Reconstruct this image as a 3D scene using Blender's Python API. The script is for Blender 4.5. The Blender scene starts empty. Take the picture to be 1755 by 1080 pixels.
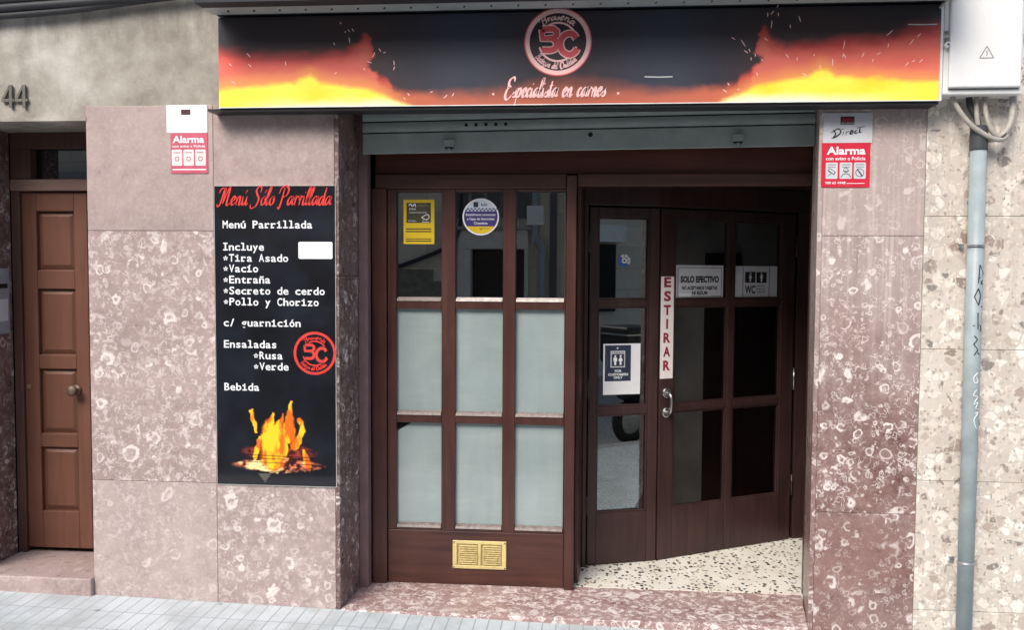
import bpy, bmesh, math, random
import numpy as np
from mathutils import Vector, Matrix
random.seed(7); rng = np.random.default_rng(5)
R = math.radians
S = bpy.context.scene
COL = S.collection

# ------------------------------------------------------------------ camera
cam = bpy.data.cameras.new('camera'); camo = bpy.data.objects.new('camera', cam); COL.objects.link(camo)
cam.sensor_width = 36.0; cam.lens = 1500 / 1755 * 36; cam.clip_end = 500
YAW, PITCH, ROLL = R(4.846), R(-2.873), R(0.326)
_f = Vector((-math.sin(YAW) * math.cos(PITCH), math.cos(YAW) * math.cos(PITCH), math.sin(PITCH)))
_r = Vector((math.cos(YAW), math.sin(YAW), 0)); _u = _r.cross(_f)
_r2 = math.cos(ROLL) * _r + math.sin(ROLL) * _u; _u2 = -math.sin(ROLL) * _r + math.cos(ROLL) * _u
camo.matrix_world = Matrix(((_r2.x, _u2.x, -_f.x, 0), (_r2.y, _u2.y, -_f.y, -4.3), (_r2.z, _u2.z, -_f.z, 1.73), (0, 0, 0, 1)))
S.camera = camo

# ------------------------------------------------------------------ world, sun, exposure
SUN_EL, SUN_AZ = R(44), R(204)          # azimuth clockwise from +y (north): behind and left of the camera
w = bpy.data.worlds.new('World'); S.world = w; w.use_nodes = True
nt = w.node_tree
sky = nt.nodes.new('ShaderNodeTexSky'); sky.sky_type = 'NISHITA'; sky.sun_disc = False
sky.sun_elevation = SUN_EL; sky.sun_rotation = SUN_AZ
sky.air_density = 1.0; sky.dust_density = 3.0; sky.ozone_density = 1.0
nt.links.new(sky.outputs[0], nt.nodes['Background'].inputs[0]); nt.nodes['Background'].inputs[1].default_value = 0.13
sl = bpy.data.lights.new('sun', 'SUN'); sl.energy = 1.2; sl.angle = R(24); sl.color = (1.0, 0.97, 0.93)
so = bpy.data.objects.new('sun', sl); COL.objects.link(so)
d = Vector((math.sin(SUN_AZ) * math.cos(SUN_EL), math.cos(SUN_AZ) * math.cos(SUN_EL), math.sin(SUN_EL)))
so.rotation_euler = d.to_track_quat('Z', 'Y').to_euler(); so.location = (0, -6, 14)
S.view_settings.view_transform = 'Standard'; S.view_settings.look = 'None'
S.view_settings.exposure = 1.05; S.view_settings.gamma = 1
S.cycles.max_bounces = 8

# ------------------------------------------------------------------ materials
def lin(r, g, b):
    return tuple((c / 255 / 12.92 if c / 255 <= .04045 else ((c / 255 + .055) / 1.055) ** 2.4) for c in (r, g, b)) + (1,)
class N:
    """small node-tree helper"""
    def __init__(s, name):
        s.m = bpy.data.materials.new(name); s.m.use_nodes = True; s.t = s.m.node_tree
        s.b = s.t.nodes['Principled BSDF']; s.out = s.t.nodes['Material Output']
    def n(s, typ, **kw):
        o = s.t.nodes.new(typ)
        for k, v in kw.items(): setattr(o, k, v)
        return o
    def ln(s, a, b): s.t.links.new(a, b)
    def put(s, sock, v):
        if hasattr(v, 'is_linked'): s.ln(v, sock)
        elif v is not None: sock.default_value = v
    def math(s, op, a, b=None, c=None, clamp=False):
        o = s.n('ShaderNodeMath', operation=op); o.use_clamp = clamp
        for i, v in enumerate((a, b, c)): s.put(o.inputs[i], v)
        return o.outputs[0]
    def mix(s, f, a, b, mode='MIX'):
        o = s.n('ShaderNodeMix', data_type='RGBA', blend_type=mode)
        s.put(o.inputs[0], f); s.put(o.inputs[6], a); s.put(o.inputs[7], b); return o.outputs[2]
    def pos(s, scale=(1, 1, 1)):
        g = s.n('ShaderNodeNewGeometry'); m = s.n('ShaderNodeMapping'); m.inputs['Scale'].default_value = scale
        s.ln(g.outputs['Position'], m.inputs['Vector']); return m.outputs[0]
    def noise(s, v, scale, detail=4, rough=.55, dist=0):
        o = s.n('ShaderNodeTexNoise'); s.put(o.inputs['Vector'], v); o.inputs['Scale'].default_value = scale
        o.inputs['Detail'].default_value = detail; o.inputs['Roughness'].default_value = rough; o.inputs['Distortion'].default_value = dist
        return o
    def vor(s, v, scale, feature='F1', metric='EUCLIDEAN', rnd=1):
        o = s.n('ShaderNodeTexVoronoi', feature=feature, distance=metric)
        s.put(o.inputs['Vector'], v); o.inputs['Scale'].default_value = scale; o.inputs['Randomness'].default_value = rnd; return o
    def ramp(s, f, stops, interp='LINEAR'):
        o = s.n('ShaderNodeValToRGB'); s.put(o.inputs[0], f); o.color_ramp.interpolation = interp
        e = o.color_ramp.elements
        while len(e) < len(stops): e.new(.5)
        for i, (p, c) in enumerate(stops):
            e[i].position = p; e[i].color = c if hasattr(c, '__len__') else (c, c, c, 1)
        return o.outputs[0]
    def warp(s, v, scale, amt):
        n = s.noise(v, scale, 3); sub = s.n('ShaderNodeVectorMath', operation='SUBTRACT'); s.ln(n.outputs['Color'], sub.inputs[0]); sub.inputs[1].default_value = (.5, .5, .5)
        sc = s.n('ShaderNodeVectorMath', operation='SCALE'); s.ln(sub.outputs[0], sc.inputs[0]); sc.inputs['Scale'].default_value = amt
        ad = s.n('ShaderNodeVectorMath', operation='ADD'); s.ln(v, ad.inputs[0]); s.ln(sc.outputs[0], ad.inputs[1]); return ad.outputs[0]
    def bump(s, h, strength=.2, dist=.005):
        o = s.n('ShaderNodeBump'); o.inputs['Strength'].default_value = strength; o.inputs['Distance'].default_value = dist
        s.ln(h, o.inputs['Height']); s.ln(o.outputs[0], s.b.inputs['Normal'])
    def fin(s, col=None, rough=None, metal=None, spec=None, coat=None):
        s.put(s.b.inputs['Base Color'], col); s.put(s.b.inputs['Roughness'], rough); s.put(s.b.inputs['Metallic'], metal)
        s.put(s.b.inputs['Specular IOR Level'], spec); s.put(s.b.inputs['Coat Weight'], coat); return s.m

def plain(name, c, rough=.5, metal=0, var=.12, scale=14, spec=.5, bump=0):
    """painted or moulded surface with slight unevenness"""
    k = N(name); p = k.pos(); n = k.noise(p, scale, 5)
    c = c if len(c) == 4 else c + (1,)
    dk = tuple(x * (1 - var) for x in c[:3]) + (1,); lt = tuple(min(1, x * (1 + var)) for x in c[:3]) + (1,)
    col = k.ramp(n.outputs[0], [(.3, dk), (.7, lt)])
    rr = k.math('MULTIPLY_ADD', n.outputs[0], .2, rough - .1, clamp=True)
    if bump: k.bump(k.noise(p, scale * 5, 4).outputs[0], bump, .003)
    return k.fin(col, rr, metal, spec)

def ring_layer(k, v, scale, r0, rv, th, thresh, mask):
    """fossil shells: broken rings of pale calcite, one random radius per cell"""
    o = k.vor(v, scale); sep = k.n('ShaderNodeSeparateColor'); k.ln(o.outputs['Color'], sep.inputs[0])
    rad = k.math('MULTIPLY_ADD', sep.outputs[0], rv, r0)
    dd = k.math('ABSOLUTE', k.math('SUBTRACT', o.outputs['Distance'], rad))
    line = k.math('SUBTRACT', 1.0, k.math('DIVIDE', dd, th), clamp=True)
    line = k.math('MULTIPLY', line, k.math('MULTIPLY_ADD', sep.outputs[2], 1.5, .55), clamp=True)
    on = k.math('GREATER_THAN', sep.outputs[1], thresh)
    return k.math('MULTIPLY', k.math('MULTIPLY', line, on), mask), k.math('MULTIPLY', k.math('LESS_THAN', o.outputs['Distance'], rad), on), sep.outputs[2]

def marble(name, base, dark, pale, dens=1.0, streak=0.0, rough=.28):
    k = N(name); p0 = k.pos()
    a = k.n('ShaderNodeAttribute', attribute_name='tone'); sa = k.n('ShaderNodeSeparateColor'); k.ln(a.outputs['Color'], sa.inputs[0])
    off = k.n('ShaderNodeVectorMath', operation='MULTIPLY_ADD'); k.ln(a.outputs['Color'], off.inputs[0]); off.inputs[1].default_value = (9, 0, 0); k.ln(p0, off.inputs[2])
    p = off.outputs[0]
    wv = k.warp(k.warp(p, 7, .11), 26, .03)
    big = k.noise(p, 2.3, 5, .6); mid = k.noise(p, 11, 6, .65); fine = k.noise(p, 55, 5, .7)
    dm = k.math('MULTIPLY', sa.outputs[1], dens)
    # arc mask breaks the rings into crescents
    arc = k.ramp(k.noise(p, 17, 2).outputs[0], [(.40, 0), (.47, 1)])
    patch = k.ramp(k.noise(p, 4.2, 3).outputs[0], [(.34, 0.35), (.52, 1)])
    m1 = k.math('MULTIPLY', k.math('MULTIPLY', arc, patch), dm)
    l1, in1, _ = ring_layer(k, wv, 8.5, .12, .20, .09, .50 if streak else .70, m1)
    l2, in2, _ = ring_layer(k, k.warp(k.warp(p, 14, .05), 50, .01), 15, .14, .24, .085, .55, k.math('MULTIPLY', m1, .9))
    l3, in3, _ = ring_layer(k, k.warp(p, 30, .05), 31, .12, .3, .12, .66, k.math('MULTIPLY', patch, k.math('MULTIPLY', dm, .45)))
    sq = k.noise(k.warp(p, 16, .06), 21, 2, .5, .8)       # thin curled shell edges
    sql = k.math('SUBTRACT', 1.0, k.math('MULTIPLY', k.math('ABSOLUTE', k.math('SUBTRACT', sq.outputs[0], .5)), 34.0), clamp=True)
    sqm = k.math('MULTIPLY', k.ramp(k.noise(p, 13, 3).outputs[0], [(.47, 0), (.56, 1)]), k.math('MULTIPLY', dm, .7))
    l4 = k.math('MULTIPLY', sql, k.math('MULTIPLY', sqm, patch))
    white = k.math('MAXIMUM', k.math('MAXIMUM', k.math('MAXIMUM', l1, l2), l3), l4, clamp=True)
    inside = k.math('MULTIPLY', k.math('MAXIMUM', in1, in2), k.math('MULTIPLY', m1, .14), clamp=True)
    bt = k.math('MULTIPLY_ADD', mid.outputs[0], .5, k.math('MULTIPLY', big.outputs[0], .5))
    col = k.ramp(bt, [(.36, dark), (.64, base)])
    col = k.mix(k.ramp(fine.outputs[0], [(.5, 0), (.75, .35)]), col, pale)
    col = k.mix(inside, col, pale)
    col = k.mix(k.math('MULTIPLY', k.ramp(k.noise(k.warp(p, 12, .08), 24, 4, .6).outputs[0], [(.53, 0), (.60, 1)]), k.math('MULTIPLY', k.math('MULTIPLY', dm, patch), .2 if streak else .55)), col, pale)
    wc = k.mix(fine.outputs[0], lin(226, 208, 202), lin(252, 246, 240))
    col = k.mix(k.math('MULTIPLY', white, .80), col, wc)
    sp = k.ramp(k.vor(p, 60).outputs['Distance'], [(.05, 1), (.13, 0)])
    col = k.mix(k.math('MULTIPLY', sp, k.math('MULTIPLY', patch, .45)), col, lin(70, 52, 50))
    if streak:                                           # paler towards the top, with vertical streaks
        st = k.noise(k.pos((30, 30, .9)), 1.0, 6, .72); bl = k.noise(p0, 3.0, 4)
        fade = k.n('ShaderNodeSeparateXYZ'); k.ln(p0, fade.inputs[0])
        fz = k.ramp(k.math('ADD', k.math('MULTIPLY', fade.outputs[2], .4), k.math('MULTIPLY_ADD', bl.outputs[0], .35, -.175)), [(.40, 0), (.66, 1)])
        col = k.mix(k.math('MULTIPLY', fz, streak * .62), col, lin(196, 182, 176))
        col = k.mix(k.math('MULTIPLY', fz, k.math('MULTIPLY', k.ramp(st.outputs[0], [(.5, 0), (.62, 1)]), streak * .6)), col, lin(214, 202, 195))
        col = k.mix(k.math('MULTIPLY', fz, k.math('MULTIPLY', k.ramp(st.outputs[0], [(.34, 1), (.42, 0)]), streak * .45)), col, lin(120, 100, 94))
        red = k.ramp(k.noise(p0, 1.6, 3).outputs[0], [(.45, 0), (.62, .4)]); col = k.mix(k.math('MULTIPLY', red, k.math('SUBTRACT', 1.0, fz)), col, lin(132, 88, 80))
        col = k.mix(k.math('MULTIPLY', white, .8), col, wc)
    # tone.b lightens a whole slab
    col = k.mix(sa.outputs[2], col, pale)
    k.bump(k.math('ADD', white, fine.outputs[0]), .08, .002)
    return k.fin(col, k.math('MULTIPLY_ADD', mid.outputs[0], .3, rough - .12), spec=.4)

def wood(name, c0, c1, rough=.42, axis='z', spec=.4):
    k = N(name); sc = dict(z=(30, 30, 1.6), x=(1.6, 30, 30))[axis]
    n = k.noise(k.pos(sc), 1.0, 6, .62, .6); b = k.noise(k.pos(), 3, 3)
    f = k.math('MULTIPLY_ADD', n.outputs[0], .65, k.math('MULTIPLY', b.outputs[0], .35))
    col = k.ramp(f, [(.3, c0), (.7, c1)])
    sc_ = k.noise(k.pos((90, 90, 6)), 1.0, 4, .7)
    col = k.mix(k.ramp(sc_.outputs[0], [(.68, 0), (.76, .25)]), col, (.12, .07, .055, 1))
    k.bump(n.outputs[0], .12, .002)
    return k.fin(col, k.math('MULTIPLY_ADD', b.outputs[0], .3, rough - .15), spec=spec)

def glass(name):
    k = N(name); k.t.nodes.remove(k.b)
    fr = k.n('ShaderNodeFresnel'); fr.inputs[0].default_value = 2.25
    tr = k.n('ShaderNodeBsdfTransparent'); tr.inputs[0].default_value = (.8, .86, .84, 1)
    gl = k.n('ShaderNodeBsdfGlossy'); gl.inputs['Roughness'].default_value = 0.0; gl.inputs[0].default_value = (1, 1, 1, 1)
    mx = k.n('ShaderNodeMixShader'); k.ln(fr.outputs[0], mx.inputs[0]); k.ln(tr.outputs[0], mx.inputs[1]); k.ln(gl.outputs[0], mx.inputs[2])
    k.ln(mx.outputs[0], k.out.inputs[0]); return k.m

def frosted():
    k = N('frosted_film'); p = k.pos(); n = k.noise(p, 5, 4); f = k.noise(p, 160, 2)
    col = k.ramp(n.outputs[0], [(.3, (.27, .335, .325, 1)), (.7, (.33, .395, .385, 1))])
    pale_streaks = k.ramp(k.noise(k.pos((2.2, 2, 14)), 1, 5, .7).outputs[0], [(.5, 0), (.75, .12)]); dk_ = k.ramp(k.noise(k.pos((7, 7, .8)), 1, 4, .6).outputs[0], [(.5, 0), (.7, .3)]); col = k.mix(dk_, col, (.2, .25, .245, 1))
    col = k.mix(pale_streaks, col, (.6, .66, .65, 1))  # faint pale horizontal streaks across the film
    k.fin(col, .35, spec=.3, coat=1.0); k.b.inputs['Coat Roughness'].default_value = .015; k.b.inputs['Coat IOR'].default_value = 1.9
    return k.m

def stucco():
    k = N('grey_stucco'); p = k.pos(); w_ = k.warp(p, 2, .4)
    a = k.noise(w_, 1.6, 6, .62); b = k.noise(p, 7, 6, .7); c = k.noise(p, 70, 4, .7)
    f = k.math('MULTIPLY_ADD', a.outputs[0], .6, k.math('MULTIPLY', b.outputs[0], .4))
    col = k.ramp(f, [(.36, lin(130, 124, 114)), (.5, lin(166, 160, 149)), (.64, lin(196, 191, 181))])
    sep = k.n('ShaderNodeSeparateXYZ'); k.ln(p, sep.inputs[0])
    grime = k.math('MULTIPLY', k.ramp(k.noise(k.pos((9, 9, 2)), 1, 5, .6).outputs[0], [(.45, 0), (.65, .6)]), k.ramp(k.math('SUBTRACT', sep.outputs[2], 2.4), [(.3, 0.15), (.65, 1)]))
    col = k.mix(grime, col, lin(105, 98, 86))
    k.bump(k.math('ADD', c.outputs[0], b.outputs[0]), .45, .006)
    return k.fin(col, .9, spec=.2)

def chips_wall():
    k = N('cream_terrazzo_cladding'); p = k.pos(); wv = k.warp(p, 30, .012)
    v1 = k.vor(wv, 19, metric='MANHATTAN'); s1 = k.n('ShaderNodeSeparateColor'); k.ln(v1.outputs['Color'], s1.inputs[0])
    e1 = k.vor(wv, 19, 'DISTANCE_TO_EDGE')
    v2 = k.vor(p, 60, metric='MANHATTAN'); s2 = k.n('ShaderNodeSeparateColor'); k.ln(v2.outputs['Color'], s2.inputs[0])
    big = k.noise(p, 2.2, 5, .6)
    base = k.ramp(big.outputs[0], [(.3, lin(190, 180, 169)), (.7, lin(218, 209, 198))])
    c1 = k.ramp(s1.outputs[0], [(0, lin(240, 235, 226)), (.45, lin(230, 222, 211)), (.60, lin(208, 196, 184)), (.78, lin(186, 172, 160)), (.88, lin(148, 128, 118)), (.96, lin(128, 122, 116))])
    sel = k.math('MULTIPLY', k.math('GREATER_THAN', s1.outputs[1], .3), k.ramp(e1.outputs['Distance'], [(.05, 0), (.065, .9)]))
    col = k.mix(sel, base, c1)
    c2 = k.ramp(s2.outputs[0], [(0, lin(232, 222, 208)), (.6, lin(212, 198, 182)), (.86, lin(170, 152, 140)), (.95, lin(140, 128, 120))])
    col = k.mix(k.math('MULTIPLY', k.math('GREATER_THAN', s2.outputs[1], .62), .65), col, c2)
    st = k.noise(k.pos((34, 34, 1.3)), 1.0, 5, .7); sep = k.n('ShaderNodeSeparateXYZ'); k.ln(p, sep.inputs[0])
    fz = k.ramp(k.math('MULTIPLY_ADD', sep.outputs[2], .5, -.2, clamp=True), [(.35, 0), (.8, 1)])
    col = k.mix(k.math('MULTIPLY', fz, k.ramp(st.outputs[0], [(.5, 0), (.62, .75)])), col, lin(196, 186, 176))
    col = k.mix(k.math('MULTIPLY', fz, k.ramp(k.noise(k.pos((60, 60, 7)), 1, 4, .7).outputs[0], [(.62, 0), (.7, .6)])), col, lin(120, 108, 98))
    return k.fin(col, .42, spec=.35)

def terrazzo_floor():
    k = N('cream_terrazzo_floor'); p = k.warp(k.pos((1.0, .75, 1)), 30, .022)
    v = k.vor(p, 43); s = k.n('ShaderNodeSeparateColor'); k.ln(v.outputs['Color'], s.inputs[0])
    rad = k.math('MULTIPLY_ADD', s.outputs[0], .28, .20)
    m = k.math('MULTIPLY', k.math('LESS_THAN', v.outputs['Distance'], rad), k.math('GREATER_THAN', s.outputs[1], .12))
    base = k.ramp(k.noise(p, 6, 4).outputs[0], [(.3, lin(226, 220, 206)), (.7, lin(243, 239, 229))])
    chip = k.ramp(s.outputs[2], [(0, lin(52, 44, 38)), (.5, lin(78, 70, 58)), (.7, lin(120, 110, 88)), (1, lin(200, 184, 150))])
    v2 = k.vor(p, 80); m2 = k.math('LESS_THAN', v2.outputs['Distance'], .16)
    col = k.mix(k.math('MULTIPLY', m2, .6), base, lin(128, 116, 96)); col = k.mix(m, col, chip)
    return k.fin(col, .38, spec=.4)

def paving():
    k = N('pale_paving_tiles'); p = k.pos()
    br = k.n('ShaderNodeTexBrick'); br.offset = .0; k.ln(p, br.inputs['Vector']); br.inputs['Scale'].default_value = 1
    br.inputs['Brick Width'].default_value = .067; br.inputs['Row Height'].default_value = .2; br.inputs['Mortar Size'].default_value = .0035
    br.inputs['Color1'].default_value = lin(192, 200, 202); br.inputs['Color2'].default_value = lin(204, 210, 211); br.inputs['Mortar'].default_value = lin(160, 168, 170)
    n = k.noise(p, 3.5, 6, .65); f = k.noise(p, 90, 4, .7)
    col = k.mix(k.ramp(n.outputs[0], [(.42, 0), (.66, .75)]), br.outputs[0], lin(166, 170, 168))
    col = k.mix(k.ramp(f.outputs[0], [(.55, 0), (.8, .3)]), col, lin(150, 152, 150))
    gum = k.vor(p, 5.5); gs = k.n('ShaderNodeSeparateColor'); k.ln(gum.outputs['Color'], gs.inputs[0])
    col = k.mix(k.math('MULTIPLY', k.math('LESS_THAN', gum.outputs['Distance'], k.math('MULTIPLY', gs.outputs[0], .11)), k.math('MULTIPLY', k.math('GREATER_THAN', gs.outputs[1], .5), .6)), col, lin(116, 120, 120))
    k.bump(k.math('SUBTRACT', 1.0, br.outputs['Fac']), .5, .004)
    return k.fin(col, .75, spec=.3)

def asphalt():
    k = N('pale_worn_concrete_road'); p = k.pos(); a = k.noise(p, 120, 4, .8); b = k.noise(p, 1.2, 5)
    col = k.ramp(k.math('MULTIPLY_ADD', a.outputs[0], .5, k.math('MULTIPLY', b.outputs[0], .5)), [(.3, (.21, .21, .205, 1)), (.7, (.30, .30, .29, 1))])
    k.bump(a.outputs[0], .5, .006); return k.fin(col, .85)

def printed(name, rough=.3, coat=.0):
    k = N(name); a = k.n('ShaderNodeAttribute', attribute_name='ink')
    n = k.noise(k.pos(), 4, 4)
    k.ln(a.outputs['Color'], k.b.inputs['Base Color'])
    return k.fin(None, k.math('MULTIPLY_ADD', n.outputs[0], .2, rough - .1), spec=.35, coat=coat)

def brushed(name, c, rough=.3):
    k = N(name); n = k.noise(k.pos((8, 8, 120)), 1, 4)
    return k.fin(k.ramp(n.outputs[0], [(.3, tuple(x * .8 for x in c) + (1,)), (.7, c + (1,))]), k.math('MULTIPLY_ADD', n.outputs[0], .2, rough - .1), 1.0)

M = dict(
    marble_pink=marble('pink_fossil_marble', lin(180, 158, 152), lin(144, 122, 117), lin(216, 203, 197), 1.25),
    marble_red=marble('red_fossil_marble', lin(156, 128, 122), lin(108, 78, 73), lin(194, 176, 169), 1.0, streak=.85),
    marble_step=marble('threshold_fossil_marble', lin(182, 156, 150), lin(146, 112, 107), lin(214, 198, 192), 2.2),
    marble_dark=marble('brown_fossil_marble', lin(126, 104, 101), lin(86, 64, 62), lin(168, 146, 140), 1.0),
    mortar=plain('joint_filler', lin(112, 96, 90), .9), stucco=stucco(), cladding=chips_wall(), cladjoint=plain('cladding_joint', lin(150, 140, 128), .9),
    terrazzo=terrazzo_floor(), paving=paving(), asphalt=asphalt(), kerb=plain('granite_kerb', (.35, .35, .34), .8, var=.2, scale=60),
    wood=wood('mahogany_varnish', (.030, .010, .008, 1), (.100, .038, .028, 1), .34, spec=.5), wood_x=wood('mahogany_varnish_rail', (.032, .011, .009, 1), (.104, .038, .027, 1), .36, axis='x', spec=.5),
    wood_in=wood('dark_mahogany', (.024, .012, .011, 1), (.066, .033, .030, 1), .36),
    worn=plain('worn_bead', lin(196, 186, 180), .6, var=.35, scale=40), bead=plain('bead_varnish', lin(128, 116, 110), .5, var=.4, scale=40),
    door=wood('brown_door_paint', lin(94, 60, 46), lin(116, 76, 60), .48), doorframe=wood('door_frame_brown', lin(72, 48, 42), lin(98, 70, 62), .5),
    rail44=wood('pale_door_rail', lin(118, 92, 82), lin(138, 112, 100), .55, axis='x'),
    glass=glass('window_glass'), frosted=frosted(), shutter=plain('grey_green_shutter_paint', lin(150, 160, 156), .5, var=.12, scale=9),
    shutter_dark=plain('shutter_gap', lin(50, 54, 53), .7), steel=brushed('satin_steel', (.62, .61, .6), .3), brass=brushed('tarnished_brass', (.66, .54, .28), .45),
    brass_pale=plain('pale_brass_paint', lin(222, 204, 140), .42, .25, var=.15), black=plain('black_plastic', (.012, .012, .013), .45, var=.3),
    dark=plain('dark_interior_shade', (.035, .03, .03), .8), dark_floor=plain('interior_floor', (.06, .05, .045), .6), void=plain('hollow_dark', (.006, .006, .006), .9),
    signbox=plain('black_sign_case', (.018, .018, .02), .4), white_trim=plain('white_trim', (.75, .75, .73), .5), hood=plain('grey_hood_sheet', lin(172, 178, 178), .45, .2, var=.08), hood_dark=plain('navy_hood_canvas', (.02, .022, .03), .7),
    box=plain('white_cabinet_polyester', (.80, .80, .78), .45, var=.03, scale=6), box_seam=plain('cabinet_shadow_gap', lin(120, 120, 115), .6),
    pipe=plain('blue_grey_pipe_paint', lin(152, 164, 166), .45, var=.16, scale=10), cap=plain('rubber_collar', (.05, .055, .06), .6), cable=plain('grey_cable_sheath', lin(166, 160, 150), .5, var=.15, scale=40),
    cable_dark=plain('black_cable_sheath', (.03, .03, .035), .6), zinc=brushed('zinc', (.55, .56, .56), .4),
    paper=plain('white_paper', (.78, .79, .80), .6, var=.03), paper2=plain('laminated_paper', (.62, .64, .67), .35, var=.05), ink=plain('black_ink', (.012, .012, .014), .5), ink_soft=plain('grey_ink', (.10, .10, .11), .5),
    red=plain('alarm_red', lin(206, 38, 62), .4, var=.06), maroon=plain('maroon_ink', lin(146, 30, 58), .5), plum=plain('plum_emblem', lin(74, 24, 34), .5), red_ink=plain('red_lettering', lin(226, 66, 58), .4, var=.08),
    pink=plain('pale_pink_lettering', lin(250, 200, 196), .4, var=.05), coral=plain('coral_ink', lin(222, 88, 92), .4, var=.06), rose=plain('dusky_rose_ink', lin(170, 104, 106), .4),
    white=plain('white_ink', (.86, .87, .88), .45, var=.03), silver=plain('silver_ink', lin(205, 206, 208), .4, var=.05), paleblue=plain('pale_blue_paper', lin(212, 222, 230), .5, var=.05),
    yellow=plain('yellow_vinyl', lin(224, 190, 34), .4, var=.06), olive=plain('olive_ink', lin(70, 66, 44), .4), purple=plain('violet_ink', lin(66, 54, 120), .4), blue=plain('blue_ink', lin(54, 98, 180), .4),
    navy=plain('navy_ink', lin(44, 52, 74), .4), estirar=plain('estirar_plate', lin(244, 236, 232), .4, var=.04), board=printed('printed_board_vinyl', .34), banner=printed('printed_banner_vinyl', .36),
    rubber=plain('tyre_rubber', (.015, .015, .015), .8), scooter=plain('dark_scooter_paint', (.02, .02, .025), .25), opp=None, lamp=plain('lamp_lens', (.6, .6, .6), .15), roof_tile=plain('roof_tile', (.25, .12, .08), .8),
    number=plain('aged_zinc_numeral', lin(108, 104, 96), .5, .4),
)
def opp_wall():
    k = N('opposite_cladding'); p = k.pos()
    br = k.n('ShaderNodeTexBrick'); m = k.n('ShaderNodeMapping'); m.inputs['Rotation'].default_value = (R(90), 0, 0); k.ln(p, m.inputs[0]); k.ln(m.outputs[0], br.inputs['Vector'])
    br.inputs['Scale'].default_value = 1; br.inputs['Brick Width'].default_value = .9; br.inputs['Row Height'].default_value = .45; br.inputs['Mortar Size'].default_value = .01
    br.inputs['Color1'].default_value = lin(220, 210, 194); br.inputs['Color2'].default_value = lin(206, 196, 180); br.inputs['Mortar'].default_value = lin(184, 175, 160)
    n = k.noise(p, 1.5, 5, .6); return k.fin(k.mix(k.ramp(n.outputs[0], [(.4, 0), (.7, .5)]), br.outputs[0], lin(180, 170, 154)), .8)
M['opp'] = opp_wall()

# ------------------------------------------------------------------ mesh helpers
OFF = {}
class MB:
    def __init__(s): s.v = []; s.f = []; s.mi = []; s.tone = []; s.cm = 0; s.ct = (0, 1, 0)
    def face(s, idx): s.f.append(tuple(idx)); s.mi.append(s.cm); s.tone.append(s.ct)
    def box(s, x0, x1, y0, y1, z0, z1):
        b = len(s.v)
        s.v += [(x, y, z) for z in (z0, z1) for y in (y0, y1) for x in (x0, x1)]
        for q in ((0, 2, 3, 1), (4, 5, 7, 6), (0, 1, 5, 4), (2, 6, 7, 3), (0, 4, 6, 2), (1, 3, 7, 5)): s.face([b + i for i in q])
        return s
    def prism(s, pts, z0, z1):                      # pts: ccw outline in x, y
        b = len(s.v); n = len(pts)
        s.v += [(x, y, z0) for x, y in pts] + [(x, y, z1) for x, y in pts]
        s.face([b + i for i in range(n)][::-1]); s.face([b + n + i for i in range(n)])
        for i in range(n): j = (i + 1) % n; s.face((b + i, b + j, b + n + j, b + n + i))
        return s
    def xprism(s, pts, x0, x1):                     # pts: outline in y, z swept along x
        b = len(s.v); n = len(pts)
        s.v += [(x0, y, z) for y, z in pts] + [(x1, y, z) for y, z in pts]
        s.face([b + i for i in range(n)]); s.face([b + n + i for i in range(n)][::-1])
        for i in range(n): j = (i + 1) % n; s.face((b + i, b + n + i, b + n + j, b + j))
        return s
    def tube(s, pts, r, seg=10, caps=True):
        P = [Vector(p) for p in pts]; b = len(s.v); up = None
        for i, p in enumerate(P):
            t = (P[min(i + 1, len(P) - 1)] - P[max(i - 1, 0)]).normalized()
            if up is None: up = t.orthogonal().normalized()
            up = (up - t * up.dot(t)).normalized(); bi = t.cross(up)
            rr = r[i] if hasattr(r, '__len__') else r
            for k in range(seg):
                a = 2 * math.pi * k / seg; s.v.append(tuple(p + (up * math.cos(a) + bi * math.sin(a)) * rr))
        for i in range(len(P) - 1):
            for k in range(seg):
                k2 = (k + 1) % seg; s.face((b + i * seg + k, b + i * seg + k2, b + (i + 1) * seg + k2, b + (i + 1) * seg + k))
        if caps:
            s.face([b + k for k in range(seg)][::-1]); s.face([b + (len(P) - 1) * seg + k for k in range(seg)])
        return s
    def build(s, name, mats, parent=None, loc=(0, 0, 0), rotz=0, bevel=0, smooth=False, world=True, seg=2):
        me = bpy.data.meshes.new(name)
        off = OFF.get(parent, Vector((0, 0, 0))) if parent else Vector(loc)
        if not world: off = Vector((0, 0, 0))
        me.from_pydata([(v[0] - off[0], v[1] - off[1], v[2] - off[2]) for v in s.v], [], s.f)
        mats = mats if isinstance(mats, (list, tuple)) else [mats]
        for m in mats: me.materials.append(m)
        me.polygons.foreach_set('material_index', s.mi)
        ca = me.color_attributes.new('tone', 'FLOAT_COLOR', 'CORNER')
        dat = np.ones((len(me.loops), 4), np.float32)
        for p in me.polygons: dat[p.loop_start:p.loop_start + p.loop_total, :3] = s.tone[p.index]
        ca.data.foreach_set('color', dat.ravel())
        if smooth: me.polygons.foreach_set('use_smooth', [True] * len(me.polygons))
        me.update()
        o = bpy.data.objects.new(name, me); COL.objects.link(o)
        if parent: o.parent = parent; OFF[o] = off
        else: o.location = loc; o.rotation_euler = (0, 0, rotz); OFF[o] = Vector(loc)
        if bevel:
            b = o.modifiers.new('bevel', 'BEVEL'); b.width = bevel; b.segments = seg; b.limit_method = 'ANGLE'; b.angle_limit = R(40)
        return o

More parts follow.
